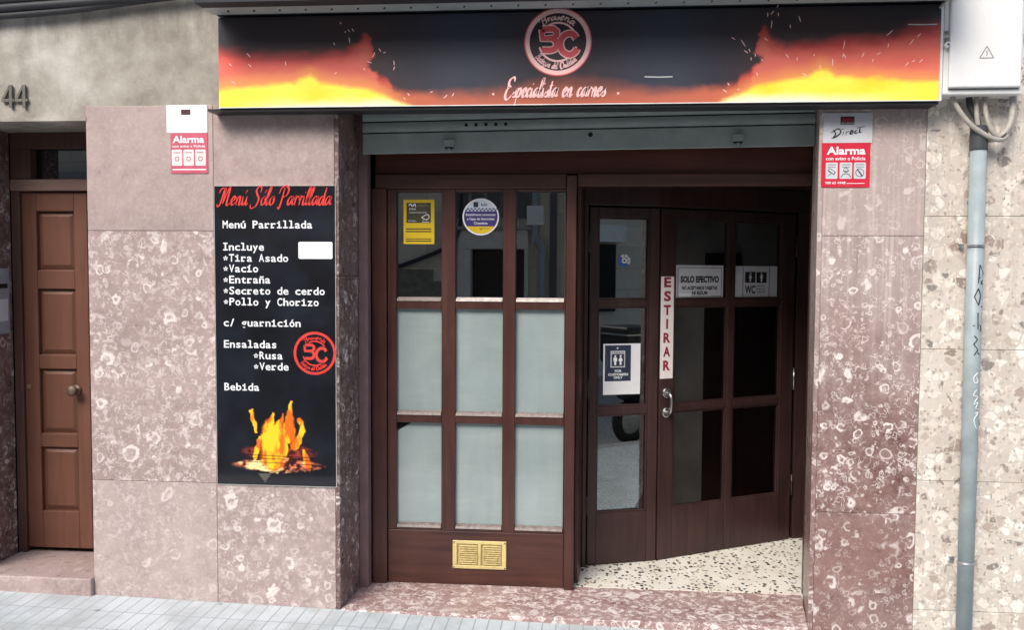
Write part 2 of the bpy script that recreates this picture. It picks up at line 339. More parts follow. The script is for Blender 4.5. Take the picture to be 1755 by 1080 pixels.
def tag(o, label, cat, group=None):
    o['label'] = label; o['category'] = cat
    if group: o['group'] = group
    return o
def thing(name, label, cat, loc=(0, 0, 0), rotz=0, group=None, world=True):
    o = bpy.data.objects.new(name, None); COL.objects.link(o); o.location = loc; o.rotation_euler = (0, 0, rotz); o.empty_display_size = .1
    OFF[o] = Vector(loc) if world else Vector((0, 0, 0)); return tag(o, label, cat, group)
def struct(o): o['kind'] = 'structure'; return o
def crom(pts, n=6):
    """smooth curve through points"""
    P = [np.array(p, float) for p in pts]
    if len(P) < 3: return [tuple(p) for p in P]
    P = [2 * P[0] - P[1]] + P + [2 * P[-1] - P[-2]]; out = []
    for i in range(1, len(P) - 2):
        for k in range(n):
            t = k / n; a, b, c, d_ = P[i - 1:i + 3]
            out.append(tuple(.5 * (2 * b + (c - a) * t + (2 * a - 5 * b + 4 * c - d_) * t * t + (3 * b - a - 3 * c + d_) * t ** 3)))
    out.append(tuple(P[-2])); return out

_TX = {}
def glyphs(txt, off=0.0):
    """outline of a word in the built-in font: verts, faces, bbox"""
    key = (txt, off)
    if key not in _TX:
        cu = bpy.data.curves.new('tmp', 'FONT'); cu.body = txt; cu.size = 1; cu.offset = off; cu.resolution_u = 3; cu.fill_mode = 'FRONT'
        ob = bpy.data.objects.new('tmp', cu); COL.objects.link(ob)
        dg = bpy.context.evaluated_depsgraph_get(); ev = ob.evaluated_get(dg); me = ev.to_mesh()
        v = [(x.co.x, x.co.y) for x in me.vertices]; f = [tuple(p.vertices) for p in me.polygons]
        ev.to_mesh_clear(); bpy.data.objects.remove(ob); bpy.data.curves.remove(cu)
        if v: bb = (min(a for a, b in v), min(b for a, b in v), max(a for a, b in v), max(b for a, b in v))
        else: bb = (0, 0, .3, 0)
        _TX[key] = (v, f, bb)
    return _TX[key]

# brush-script alphabet: pen strokes, x-height 1, ascender about 2
SC = {
 'a': (1.0, [[(.78, .8), (.45, 1), (.1, .55), (.2, .06), (.5, .2), (.82, 1), (.78, .35), (.9, .04), (1.1, .25)]]),
 'e': (.78, [[(.12, .42), (.45, .55), (.6, .85), (.38, 1.02), (.12, .6), (.25, .06), (.55, .1), (.82, .42)]]),
 'n': (.95, [[(.08, .95), (.16, 0)], [(.14, .35), (.42, .98), (.62, .85), (.6, .12), (.75, .02), (.98, .3)]]),
 'u': (.95, [[(.1, 1), (.1, .3), (.3, .02), (.6, .4), (.72, 1)], [(.72, 1), (.68, .2), (.82, .03), (1, .3)]]),
 'l': (.5, [[(.05, .3), (.42, 1.6), (.36, 2.1), (.14, 1.4), (.1, .25), (.25, .02), (.5, .3)]]),
 'o': (.82, [[(.45, 1), (.12, .65), (.2, .08), (.55, .12), (.7, .6), (.45, 1), (.5, .85), (.85, .9)]]),
 'r': (.7, [[(.06, .6), (.25, 1.1), (.22, .0)], [(.22, .5), (.4, .95), (.7, .95)]]),
 'i': (.45, [[(.1, 1), (.08, .2), (.2, .02), (.45, .3)]]),
 'd': (1.0, [[(.75, .8), (.42, 1), (.1, .5), (.22, .06), (.55, .25), (.86, 2.0)], [(.86, 2.0), (.78, .3), (.88, .03), (1.1, .25)]]),
 's': (.68, [[(.02, .3), (.5, 1.1), (.38, .75), (.58, .35), (.4, .02), (.06, .12)]]),
 'p': (.9, [[(.15, 1.05), (.02, -.9)], [(.1, .5), (.4, 1), (.66, .7), (.45, .08), (.12, .15)]]),
 'c': (.72, [[(.58, .8), (.4, 1), (.1, .5), (.25, .04), (.72, .35)]]),
 't': (.55, [[(.3, 1.75), (.16, .25), (.28, .02), (.55, .3)], [(-.1, 1.2), (.62, 1.3)]]),
 'g': (.9, [[(.72, .8), (.4, 1), (.1, .55), (.25, .1), (.6, .3), (.76, 1), (.6, -.7), (.2, -.75), (.3, -.3), (.9, .2)]]),
 'h': (.95, [[(.3, 2.0), (.12, 0)], [(.15, .4), (.42, .98), (.62, .85), (.6, .12), (.95, .25)]]),
 'M': (1.75, [[(-.35, .1), (-.1, -.2), (.2, .3), (.5, 1.9), (.62, 1.6), (.55, .15)], [(.55, .15), (1.15, 2.0), (1.28, 1.7), (1.15, .2), (1.4, .0), (1.75, .35)], [(-.3, 1.35), (-.05, 1.85), (.4, 2.0)]]),
 'S': (1.25, [[(.95, 1.45), (1.0, 1.95), (.6, 2.15), (.25, 1.7), (.5, 1.2), (.85, .7), (.6, -.1), (-.1, -.35), (-.3, .1)]]),
 'P': (1.2, [[(.42, 2.0), (.3, .6), (.1, -.4), (-.15, -.2)], [(-.3, 1.3), (-.05, 1.95), (.6, 2.2), (1.1, 1.75), (.9, 1.1), (.35, .9)]]),
 'E': (1.2, [[(1.15, 1.75), (1.0, 2.2), (.4, 2.0), (.25, 1.45), (.75, 1.15)], [(.6, 1.15), (.1, .8), (0, .1), (.4, -.25), (1.1, .25)], [(.3, 1.9), (.15, 1.0)]]),
 'B': (1.2, [[(.4, 2.0), (.2, 0)], [(-.2, 1.5), (.2, 2.1), (.9, 2.0), (.85, 1.35), (.35, 1.1), (.95, .9), (.9, .1), (.2, -.1)]]),
 'C': (1.15, [[(1.0, 1.5), (1.0, 2.0), (.6, 2.1), (.1, 1.2), (.25, .1), (.7, -.1), (1.15, .35)]]),
 'D': (1.3, [[(.45, 1.9), (.2, 0)], [(-.2, 1.5), (.3, 2.05), (1.1, 1.6), (1.0, .5), (.2, -.05), (-.2, .05)]]),
}
ACC = {'ú': 'u', 'ó': 'o', 'í': 'i'}
class Sheet:
    """a flat printed thing: layers of ink a fraction of a millimetre apart, all in one mesh. u right, v up, facing -y"""
    def __init__(s, step=.0006): s.mb = MB(); s.mats = []; s.step = step
    def mat(s, m):
        if m not in s.mats: s.mats.append(m)
        s.mb.cm = s.mats.index(m)
    def pl(s, pts, m, L):
        s.mat(m); b = len(s.mb.v); s.mb.v += [(u, -L * s.step, v) for u, v in pts]; s.mb.face(range(b, b + len(pts)))
    def slab(s, u0, v0, u1, v1, m, th=.002, r=0):
        s.mat(m); pts = s.rr(u0, v0, u1, v1, r); b = len(s.mb.v); n = len(pts)
        s.mb.v += [(u, 0, v) for u, v in pts] + [(u, th, v) for u, v in pts]
        s.mb.face(range(b, b + n)); s.mb.face(list(range(b + n, b + 2 * n))[::-1])
        for i in range(n): j = (i + 1) % n; s.mb.face((b + i, b + n + i, b + n + j, b + j))
    @staticmethod
    def rr(u0, v0, u1, v1, r, n=5):
        if r <= 0: return [(u0, v0), (u1, v0), (u1, v1), (u0, v1)]
        out = []
        for cx, cy, a0 in ((u1 - r, v0 + r, -90), (u1 - r, v1 - r, 0), (u0 + r, v1 - r, 90), (u0 + r, v0 + r, 180)):
            out += [(cx + r * math.cos(R(a0 + 90 * k / n)), cy + r * math.sin(R(a0 + 90 * k / n))) for k in range(n + 1)]
        return out
    def rect(s, u0, v0, u1, v1, m, L=1, r=0): s.pl(s.rr(u0, v0, u1, v1, r), m, L)
    def disc(s, cu, cv, r, m, L=1, n=40, a0=0, a1=360, slab=0):
        pts = [(cu + r * math.cos(R(a0 + (a1 - a0) * k / n)), cv + r * math.sin(R(a0 + (a1 - a0) * k / n))) for k in range(n if a1 - a0 >= 360 else n + 1)]
        s.pl(pts, m, L)
    def ring(s, cu, cv, r0, r1, m, L=1, a0=0, a1=360, n=48):
        s.mat(m); b = len(s.mb.v)
        for k in range(n + 1):
            a = R(a0 + (a1 - a0) * k / n)
            s.mb.v += [(cu + r * math.cos(a), -L * s.step, cv + r * math.sin(a)) for r in (r0, r1)]
        for k in range(n): i = b + 2 * k; s.mb.face((i, i + 1, i + 3, i + 2))
    def text(s, txt, u, v, h, m, L=1, bold=.0, width=None, align='l', shear=0, ref='H'):
        vs, fs, bb = glyphs(txt, bold); rb = glyphs(ref, bold)[2]
        sy = h / (rb[3] - rb[1]); wd = (bb[2] - bb[0]); sx = (width / wd) if width else sy
        du = {'l': 0, 'c': -.5 * wd * sx, 'r': -wd * sx}[align]
        s.mat(m); b = len(s.mb.v)
        s.mb.v += [(u + du + (x - bb[0]) * sx + shear * y * sy, -L * s.step, v + y * sy) for x, y in vs]
        for f in fs: s.mb.face([b + i for i in f])
    def mono(s, txt, u, v, pitch, h, m, L=1):
        """typewriter lettering: one glyph per cell, slab feet on the thin letters"""
        for i, ch in enumerate(txt):
            if ch == ' ': continue
            c = u + (i + .5) * pitch
            if ch == '*':
                for a in range(5): 
                    an = R(90 + 72 * a); s.stroke([(c, v + h * .42), (c + .3 * h * math.cos(an), v + h * .42 + .3 * h * math.sin(an))], .16 * h, m, L)
                continue
            vs, fs, bb = glyphs(ch, .018); rb = glyphs('H', .018)[2]; sy = h / (rb[3] - rb[1])
            wt = bb[2] - bb[0]; sx = min(.86 * pitch / wt, sy * 1.25) if ch not in 'ilíI' else sy * 1.1
            s.mat(m); b = len(s.mb.v)
            s.mb.v += [(c + (x - (bb[0] + bb[2]) / 2) * sx, -L * s.step, v + y * sy) for x, y in vs]
            for f in fs: s.mb.face([b + k for k in f])
            t = .15 * h
            if ch in 'ilíI': 
                s.rect(c - .4 * pitch, v, c + .4 * pitch, v + t, m, L + .3)
                s.rect(c - .38 * pitch, v + (h - t if ch in 'lI' else .58 * h), c + (.38 * pitch if ch == 'I' else 0), v + (h if ch in 'lI' else .58 * h + t), m, L + .3)
            if ch == 'r': s.rect(c - .44 * pitch, v, c + .15 * pitch, v + t, m, L + .3)
    def stroke(s, pts, wdt, m, L=1, nib=None, taper=False):
        P = [np.array(p, float) for p in pts]; n = len(P); s.mat(m); b = len(s.mb.v)
        for i, p in enumerate(P):
            t = P[min(i + 1, n - 1)] - P[max(i - 1, 0)]; l = np.hypot(*t) or 1; t = t / l; nn = np.array([-t[1], t[0]])
            hw = wdt / 2
            if nib is not None: hw *= .45 + .75 * abs(t[1] * math.cos(nib) - t[0] * math.sin(nib))
            if taper: hw *= .35 + .65 * min(1, 3 * min(i, n - 1 - i) / max(1, n - 1) + .15)
            for sg in (1, -1): q = p + sg * nn * hw; s.mb.v.append((q[0], -L * s.step, q[1]))
        for i in range(n - 1): k = b + 2 * i; s.mb.face((k, k + 1, k + 3, k + 2))
    def script(s, txt, fn, unit, wdt, m, L=1, shear=.28, sx=1.0):
        """brush lettering; fn maps (along, up) in metres to (u, v)"""
        x = 0; k = 0
        for ch in txt:
            if ch == ' ': x += .8 * unit * sx; continue
            adv, st = SC[ACC.get(ch, ch)]; st = list(st)
            if ch in ACC: st = st + [[(.35, 1.35), (.62, 1.75)]]
            elif ch == 'i': st = st + [[(.16, 1.38), (.24, 1.52)]]
            for q in st:
                pts = [fn((x + (a + shear * c) * unit * sx), c * unit) for a, c in crom(q, 5)]
                s.stroke(pts, wdt, m, L + .05 * (k % 8), nib=R(35), taper=True); k += 1
            x += adv * unit * sx
        return x
    def build(s, name, loc, rotz=0, parent=None):
        return s.mb.build(name, s.mats, parent, loc, rotz, world=False)

def grid_print(name, mat, W, H, nx, nz, fn, parent, x0, y, z0):
    """flat printed sheet whose ink is a colour attribute; fn(U, V) -> rgb array, U,V in 0..1"""
    xs = np.linspace(0, 1, nx); zs = np.linspace(0, 1, nz); U, V = np.meshgrid(xs, zs)
    rgb = fn(U, V); off = OFF[parent]
    co = np.stack([x0 + U * W - off[0], np.full_like(U, y - off[1]), z0 + V * H - off[2]], -1).reshape(-1, 3)
    me = bpy.data.meshes.new(name); nv = nx * nz; nf = (nx - 1) * (nz - 1)
    i = (np.arange(nz - 1)[:, None] * nx + np.arange(nx - 1)[None]).ravel()
    me.vertices.add(nv); me.vertices.foreach_set('co', co.astype(np.float32).ravel())
    me.loops.add(nf * 4); me.loops.foreach_set('vertex_index', np.stack([i, i + 1, i + nx + 1, i + nx], -1).ravel().astype(np.int32))
    me.polygons.add(nf); me.polygons.foreach_set('loop_start', np.arange(0, nf * 4, 4, dtype=np.int32)); me.polygons.foreach_set('loop_total', np.full(nf, 4, np.int32))
    me.update(); me.validate()
    a = me.color_attributes.new('ink', 'FLOAT_COLOR', 'POINT')
    a.data.foreach_set('color', np.concatenate([rgb.reshape(-1, 3), np.ones((nv, 1))], 1).astype(np.float32).ravel())
    me.materials.append(mat); o = bpy.data.objects.new(name, me); COL.objects.link(o); o.parent = parent; OFF[o] = off; return o
def vnoise(X, Y, seed):
    """smooth value noise on arrays"""
    g = np.random.default_rng(seed).random((97, 97)); xi = np.floor(X).astype(int); yi = np.floor(Y).astype(int); fx = X - xi; fy = Y - yi
    fx = fx * fx * (3 - 2 * fx); fy = fy * fy * (3 - 2 * fy); G = lambda a, b: g[a % 97, b % 97]
    return (G(xi, yi) * (1 - fx) + G(xi + 1, yi) * fx) * (1 - fy) + (G(xi, yi + 1) * (1 - fx) + G(xi + 1, yi + 1) * fx) * fy
def fbm(X, Y, seed, o=4): return sum(vnoise(X * 2 ** k, Y * 2 ** k, seed + k) * .5 ** k for k in range(o)) / sum(.5 ** k for k in range(o))
def sm(x, a, b): t = np.clip((x - a) / (b - a), 0, 1); return t * t * (3 - 2 * t)
def L3(r, g, b): return np.array(lin(r, g, b)[:3])
def mixc(a, b, t): return a * (1 - t[..., None]) + b * t[..., None]

# ================================================================== ground
def gz(x): return -.022 * (x + 1.2)          # the street falls gently to the right
def strip(name, y0, y1, dz, mat, th=.3):
    m = MB(); b = 0; xs = (-60, 60)
    m.v += [(x, y, gz(x) + dz - t) for t in (0, th) for y in (y0, y1) for x in xs]
    for q in ((0, 1, 3, 2), (4, 6, 7, 5), (0, 4, 5, 1), (2, 3, 7, 6), (0, 2, 6, 4), (1, 5, 7, 3)): m.face(q)
    return struct(m.build(name, mat))
strip('ground', -140, 140, -.45, M['asphalt'], .2)
strip('pavement', -2.2, .9, -.004, M['paving'])
strip('kerb', -2.36, -2.2, -.002, M['kerb'])
strip('road', -7.6, -2.36, -.13, M['asphalt'])
strip('opposite_kerb', -7.76, -7.6, -.002, M['kerb'])
strip('opposite_pavement', -9.6, -7.76, -.004, M['paving'])

# ================================================================== restaurant building
bld = thing('restaurant_building', 'old building with grey stucco upper wall and reddish fossil marble around the shop entrance', 'building', (-1.2, 0, 0))
m = MB()
m.box(-8, -3.8, .012, .5, 2.55, 8.5); m.box(-3.8, -2.0, .012, .5, 2.5, 8.5); m.box(-2.0, 1.585, .012, .14, 2.557, 8.5)
m.box(-2.0, 1.585, .145, .5, 2.62, 8.5); m.box(-8, 1.585, .5, 8, 2.72, 8.5)
m.build('wall', M['stucco'], bld)
m = MB().box(-3.8, -2.545, -.004, .36, 2.483, 2.5); m.build('lintel_edge', M['stucco'], bld)
# left marble pier: slabs over a filler core
def slabs(mb, rows, cols, x_of, g=.0012):
    pass
def pier(name, polys, rows, mat, core):
    """polys: list of (outline, tone list per row)"""
    m = MB()
    for outline, tones in polys:
        for (z0, z1), t in zip(rows, tones):
            m.cm = 0; m.ct = t; m.prism(outline, z0 + .0012, z1 - .0012)
    m.cm = 1; m.prism(core, rows[0][0], rows[-1][1] - .004)
    return m.build(name, [mat, M['mortar']], bld, bevel=.0015, seg=1)
rows = [(-.02, .633), (.633, 1.925), (1.925, 2.557)]
pier('marble_pier', [([(-2.548, 0), (-1.881, 0), (-1.881, .025), (-2.548, .025)], [(.1, .55, .25), (.35, 1.0, .1), (.6, .06, .2)]),
                     ([(-1.879, 0), (-1.2585, 0), (-1.2585, .025), (-1.879, .025)], [(.8, .9, .12), (.2, .9, .1), (.45, .12, .12)])],
     rows, M['marble_pink'], [(-2.545, .004), (-1.26, .004), (-1.26, .36), (-2.545, .36)])
m = MB()
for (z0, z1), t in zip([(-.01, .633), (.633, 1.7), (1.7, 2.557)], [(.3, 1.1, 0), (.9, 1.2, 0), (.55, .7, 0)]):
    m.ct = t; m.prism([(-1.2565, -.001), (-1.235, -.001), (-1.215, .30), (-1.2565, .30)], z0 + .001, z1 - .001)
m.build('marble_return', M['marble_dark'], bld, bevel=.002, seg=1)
# the left side of the residential doorway
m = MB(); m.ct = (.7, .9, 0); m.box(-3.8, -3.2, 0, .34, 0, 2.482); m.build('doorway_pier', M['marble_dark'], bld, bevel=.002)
# right pier
pier('marble_pier', [([(1.118, 0), (1.585, 0), (1.585, .025), (1.118, .025)], [(.5, .75, .05), (.15, 1.15, -.0), (.75, .55, .3)])],
     [(-.09, .571), (.571, 1.907), (1.907, 2.557)], M['marble_red'], [(1.12, .004), (1.585, .004), (1.585, .4), (1.2, .4)])
m = MB()
for (z0, z1), t in zip([(-.09, .9), (.9, 2.557)], [(.2, 1.0, .1), (.6, .9, .15)]):
    m.ct = t; m.prism([(1.094, -.002), (1.1165, -.002), (1.195, .4), (1.166, .4)], z0, z1 - .001)
m.build('marble_return', M['marble_red'], bld, bevel=.003, seg=1)
# steps and threshold
m = MB(); m.ct = (.4, .25, .1); m.box(-3.2, -2.549, -.03, .5, -.05, .118); m.build('door_step', M['marble_pink'], bld, bevel=.008)
m = MB(); m.ct = (.65, 1.25, 0); m.prism([(-1.235, -.012), (1.094, -.012), (1.166, .437), (-1.22, .437)], -.12, .0); m.build('threshold', M['marble_step'], bld, bevel=.006)
m = MB().box(-1.22, 2.6, .4375, 6.5, -.1, .002); m.build('floor', M['terrazzo'], bld)
# room behind the glass; walls coloured dark to stand in for its shade
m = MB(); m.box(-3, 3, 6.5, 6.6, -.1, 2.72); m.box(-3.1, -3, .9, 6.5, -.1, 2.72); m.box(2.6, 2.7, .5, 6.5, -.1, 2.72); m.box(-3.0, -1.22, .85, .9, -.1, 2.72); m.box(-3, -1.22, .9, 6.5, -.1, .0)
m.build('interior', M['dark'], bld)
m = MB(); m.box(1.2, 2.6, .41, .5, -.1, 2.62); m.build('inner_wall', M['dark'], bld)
# frame and fanlight of the residential doorway
m = MB(); m.box(-3.198, -3.149, .345, .44, .118, 2.16); m.box(-3.198, -2.2, .345, .44, 2.395, 2.482); m.box(-3.198, -3.08, .345, .44, 2.225, 2.394); m.build('door_frame', M['doorframe'], bld, bevel=.004)
m = MB(); m.box(-3.198, -2.2, .335, .44, 2.160, 2.224); m.build('door_rail', M['rail44'], bld, bevel=.005)
m = MB(); m.box(-3.079, -2.2, .40, .405, 2.225, 2.394); m.build('fanlight', M['glass'], bld)
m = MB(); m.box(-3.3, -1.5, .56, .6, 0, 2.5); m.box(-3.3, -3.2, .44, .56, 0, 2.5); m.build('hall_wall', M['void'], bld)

# residential door: stiles, rails and sunk panels
dr = thing('panelled_door', 'brown panelled wooden street door with a round knob beside the marble pier', 'door', (-2.7, .37, .118))
px = [(-3.062, -2.843), (-2.765, -2.56)]
pz = [(.357, .722), (.80, 1.166), (1.246, 1.616), (1.721, 2.049)]
m = MB()
for a, b in ((-3.147, -3.062), (-2.843, -2.765), (-2.56, -2.45)): m.box(a, b, .36, .40, .145, 2.155)
for a, b in px:
    zz = [.145] + [z for p in pz for z in p] + [2.155]
    for k in range(0, len(zz), 2): m.box(a, b, .3605, .40, zz[k], zz[k + 1])
m.build('door_leaf', M['door'], dr, bevel=.004)
for a, b in px:
    for z0, z1 in pz:
        m = MB(); m.box(a, b, .386, .398, z0, z1); e = .03
        b0 = len(m.v)                                   # raised field with sloping edges
        for (dx, y) in ((0.004, .386), (e, .372)): m.v += [(a + dx, y, z0 + dx), (b - dx, y, z0 + dx), (b - dx, y, z1 - dx), (a + dx, y, z1 - dx)]
        for k in range(4): j = (k + 1) % 4; m.face((b0 + k, b0 + j, b0 + 4 + j, b0 + 4 + k))
        m.face((b0 + 4, b0 + 5, b0 + 6, b0 + 7)); m.build('panel', M['door'], dr)
m = MB(); m.tube([(-2.842, .36, 1.051), (-2.842, .352, 1.051)], .028, 20); m.tube([(-2.842, .352, 1.051), (-2.842, .325, 1.051)], .011, 14)
m.tube([(-2.842, .325, 1.051), (-2.842, .318, 1.051), (-2.842, .305, 1.051), (-2.842, .296, 1.051)], [.02, .03, .03, .018], 20); m.build('door_knob', plain('tarnished_knob', lin(112, 94, 78), .5, .4, var=.3, scale=40), dr, smooth=True)
m = MB(); m.tube([(-3.12, .36, 1.066), (-3.12, .352, 1.066)], .014, 16); m.build('lock_cylinder', M['brass'], dr)

# letterbox on the doorway side
lb = thing('letterbox', 'grey metal letterbox on the left side of the residential doorway', 'letterbox', (-3.2, .22, 1.37))
m = MB(); m.box(-3.1985, -3.186, .10, .30, 1.37, 1.73); m.build('case', plain('letterbox_grey', lin(150, 154, 162), .5), lb, bevel=.004)
m = MB(); m.box(-3.1855, -3.184, .13, .28, 1.62, 1.645); m.build('slot', M['void'], lb)
m = MB(); m.box(-3.1855, -3.183, .13, .28, 1.44, 1.56); m.build('name_plate', M['paper2'], lb)

# house number
hn = thing('house_number', 'two small metal numerals 44 on the grey stucco above the street door', 'house number', (-2.93, .012, 2.55))
for k in range(2):
    cx = -2.962 + k * .072; m = MB()
    m.prism([(0, 0), (1, 0), (1, 1), (0, 1)], 0, 1); m = MB()
    x = cx
    m.box(x + .008, x + .024, -.006, .006, 2.552, 2.668)
    m.box(x - .034, x + .0075, -.0055, .006, 2.582, 2.597); m.box(x + .0245, x + .034, -.0055, .006, 2.582, 2.597)
    b0 = len(m.v); q = [(x - .034, 2.5975), (x - .018, 2.5975), (x + .0075, 2.645), (x + .0075, 2.668)]
    m.v += [(a, -.0055, c) for a, c in q] + [(a, .006, c) for a, c in q]
    m.face((b0, b0 + 1, b0 + 2, b0 + 3)); m.face((b0 + 7, b0 + 6, b0 + 5, b0 + 4))
    for i in range(4): j = (i + 1) % 4; m.face((b0 + i, b0 + 4 + i, b0 + 4 + j, b0 + j))
    m.build('digit', M['number'], hn, bevel=.001)

# ================================================================== neighbouring building
nb = thing('neighbouring_building', 'neighbouring facade clad in cream terrazzo slabs at the right edge', 'building', (3, 0, 0))
m = MB(); m.cm = 0
zs = [-.12, .105, .737, 1.37, 2.0, 2.632, 3.264]
for k in range(len(zs) - 1):
    xx = [1.588, 2.55, 3.5, 4.5, 5.5, 6.5]
    for i in range(len(xx) - 1): m.box(xx[i] + .0012, xx[i + 1] - .0012, .003, .03, zs[k] + .0012, zs[k + 1] - .0012)
m.cm = 1; m.box(1.586, 6.5, .006, .5, -.12, 3.26)
m.build('cladding', [M['cladding'], M['cladjoint']], nb, bevel=.0015, seg=1)
m = MB(); m.box(1.587, 9, .02, 8, 3.27, 9); m.build('wall', M['stucco'], nb)

# ================================================================== wooden shopfront
sf = thing('wooden_shopfront', 'dark mahogany shopfront with a nine pane window, post and high transom beside the entrance', 'shopfront', (-.5, .4, 0))
F = .40
m = MB(); m.box(-1.15, 1.19, F + .02, F + .05, 2.2525, 2.62); m.build('fascia_panel', wood('red_mahogany_fascia', (.07, .022, .015, 1), (.15, .046, .032, 1), axis='x'), sf)
m = MB(); m.box(-1.15, -.109, F - .004, F + .06, 2.172, 2.252); m.box(-.054, 1.19, F - .004, F + .06, 2.184, 2.252); m.build('transom', M['wood_x'], sf, bevel=.006)
m = MB(); m.box(-.108, -.055, F - .03, F + .08, 0.001, 2.24); m.build('post', M['wood'], sf, bevel=.005)
m = MB(); m.box(-1.165, -1.082, F - .02, F + .06, 0.001, 2.171); m.build('jamb', M['wood'], sf, bevel=.005)
m = MB(); m.box(1.1715, 1.2, F + .005, F + .06, 0.001, 2.18); m.build('jamb', M['wood'], sf, bevel=.003)
cols = [(-1.032, -.783), (-.707, -.449), (-.380, -.117)]
wrows = [(1.585, 2.155), (.96, 1.522), (.335, .896)]
wf = MB()
for a, b in ((-1.081, -1.032), (-.783, -.707), (-.449, -.380), (-.117, -.109)): wf.box(a, b, F, F + .05, .30, 2.171)
for a, b in cols:
    wf.box(a, b, F + .001, F + .05, 2.155, 2.171)
    for z0, z1 in ((1.522, 1.565), (.896, .940), (.30, .315)): wf.box(a, b, F + .001, F + .05, z0, z1)
wfo = wf.build('window_frame', M['wood'], sf, bevel=.007)
m = MB(); m.box(-1.081, -.109, F + .003, F + .05, .0015, .299); m.build('kick_panel', M['wood_x'], sf, bevel=.004)
for r_, (z0, z1) in enumerate(wrows):
    for c_, (a, b) in enumerate(cols):
        m = MB()
        if r_ == 2 and c_ == 0:
            m.prism([(0, 0), (0, 0), (0, 0)], 0, 0); m = MB(); q = [(a - .01, z0 - .02), (b + .01, z0 - .02), (b + .01, z1), (a + .085, z1), (a + .0, z1 - .05), (a - .01, z1 - .05)]
            b0 = 0; m.v += [(x, F + .028, z) for x, z in q] + [(x, F + .033, z) for x, z in q]; n = len(q)
            m.face(range(n)); m.face(list(range(n, 2 * n))[::-1])
            for i in range(n): j = (i + 1) % n; m.face((i, n + i, n + j, j))
        else: m.box(a - .01, b + .01, F + .028, F + .033, z0 - .02, z1 + .01)
        pn = m.build('pane', M['glass'] if r_ == 0 else M['frosted'], wfo)
        if r_: pn['label'] = 'frosted window pane'
        m = MB(); w_ = b - a                      # sloping bottom bead, worn pale; thin dark side beads
        m.xprism([(F - .004, z0 - .02), (F + .027, z0 - .02), (F + .027, z0 + .001), (F + .004, z0 - .008)], a + .003, b - .003)
        m.build('glazing_bead', M['worn'] if (r_, c_) in ((0, 1), (0, 2)) else M['bead'], wfo)
m = MB(); m.box(-1.03, -.12, F + .036, F + .05, .30, 1.55); m.build('backing', M['void'], sf)

# vestibule lining behind the post and the far jamb
vl = thing('vestibule_frame', 'dark wooden door frame lining the recessed entrance behind the post', 'door frame', (.6, .9, 0))
A = Vector((.016, .769)); B = Vector((.4346, .910)); Cc = Vector((1.336, 1.43))
m = MB(); m.prism([(-.054, F + .08), (-.032, F + .08), (-.012, .79), (-.054, .79)], .003, 2.25); m.build('side_lining', M['wood'], vl, bevel=.004)
m = MB(); m.prism([(-.012, .745), (.010, .752), (.002, .80), (-.02, .79)], .003, 2.25); m.build('jamb', M['wood_in'], vl, bevel=.003)
m = MB(); m.prism([(1.345, 1.435), (1.45, 1.47), (1.45, 1.54), (1.335, 1.48)], .003, 2.25); m.build('jamb', M['wood_in'], vl, bevel=.004)
m = MB(); m.prism([(1.201, F + .06), (1.46, 1.45), (1.50, 1.45), (1.24, F + .06)], .003, 2.25); m.build('side_wall', plain('vestibule_plaster', lin(196, 194, 188), .7, var=.4, scale=2.2), vl)  # unseen wall, toned pale to show as a reflection in the door panes
for a, b, zt in ((.10, .16, 2.25), (.40, .62, 1.86), (.622, .99, 1.62)):
    pa = Vector((1.201 + .259 * a, .46 + .99 * a)); pb = Vector((1.201 + .259 * b, .46 + .99 * b))
    MB().prism([(pa.x - .002, pa.y), (pb.x - .002, pb.y), (pb.x - .022, pb.y + .004), (pa.x - .022, pa.y + .004)], .003, zt).build('reflection_panel', M['wood_in'], vl, bevel=.003)  # unseen dark panels, added to vary the reflections in the door panes

m = MB(); m.prism([(-.02, .77), (.438, .905), (1.45, 1.475), (1.42, 1.53), (.42, .965), (-.02, .83)], 2.112, 2.25); m.build('head', M['wood_in'], vl, bevel=.004)
m = MB(); m.box(-1.2, 1.6, F + .061, 1.6, 2.2535, 2.30); m.build('ceiling', M['wood_in'], vl)

def leaf(name, label, P, Q, gcols, stiles, H=2.103, z0=.006):
    dv = Q - P; ang = math.atan2(dv.y, dv.x); ln = dv.length
    o = thing(name, label, 'door', (P.x, P.y, 0), ang, world=False)
    fr = MB(); zs_ = [(z0, .311), (.893, .940), (1.525, 1.568), (2.045, H)]
    for a, b in stiles: fr.box(a, b, 0, .042, z0, H)
    for a, b in gcols:
        for c, d_ in zs_: fr.box(a, b, .0008, .042, c, d_)
    f = fr.build('frame', M['wood_in'], o, world=False, bevel=.005)
    for a, b in gcols:
        for c, d_ in ((.311, .893), (.940, 1.525), (1.568, 2.045)):
            g = MB().box(a - .004, b + .004, .021, .026, c - .004, d_ + .004); g.build('pane', M['glass'], f, world=False)
            bd = MB()
            bd.box(a + .0005, b - .0005, .006, .0205, c + .0005, c + .010); bd.box(a + .0005, b - .0005, .006, .0205, d_ - .010, d_ - .0005)
            bd.box(a + .0005, a + .010, .006, .0205, c + .0105, d_ - .0105); bd.box(b - .010, b - .0005, .006, .0205, c + .0105, d_ - .0105)
            bd.build('glazing_bead', M['wood_in'], f, world=False, bevel=.002)
    return o, ang
ll, la = leaf('door_leaf', 'narrow fixed glazed door leaf with one column of panes beside the wooden post', A, B, [(.055, .372)], [(.002, .055), (.372, .434)])
rl, ra = leaf('door_leaf', 'wide glazed door leaf with two columns of panes and a steel pull handle', B, Cc, [(.105, .50), (.548, .922)], [(.004, .105), (.50, .548), (.922, 1.028)])
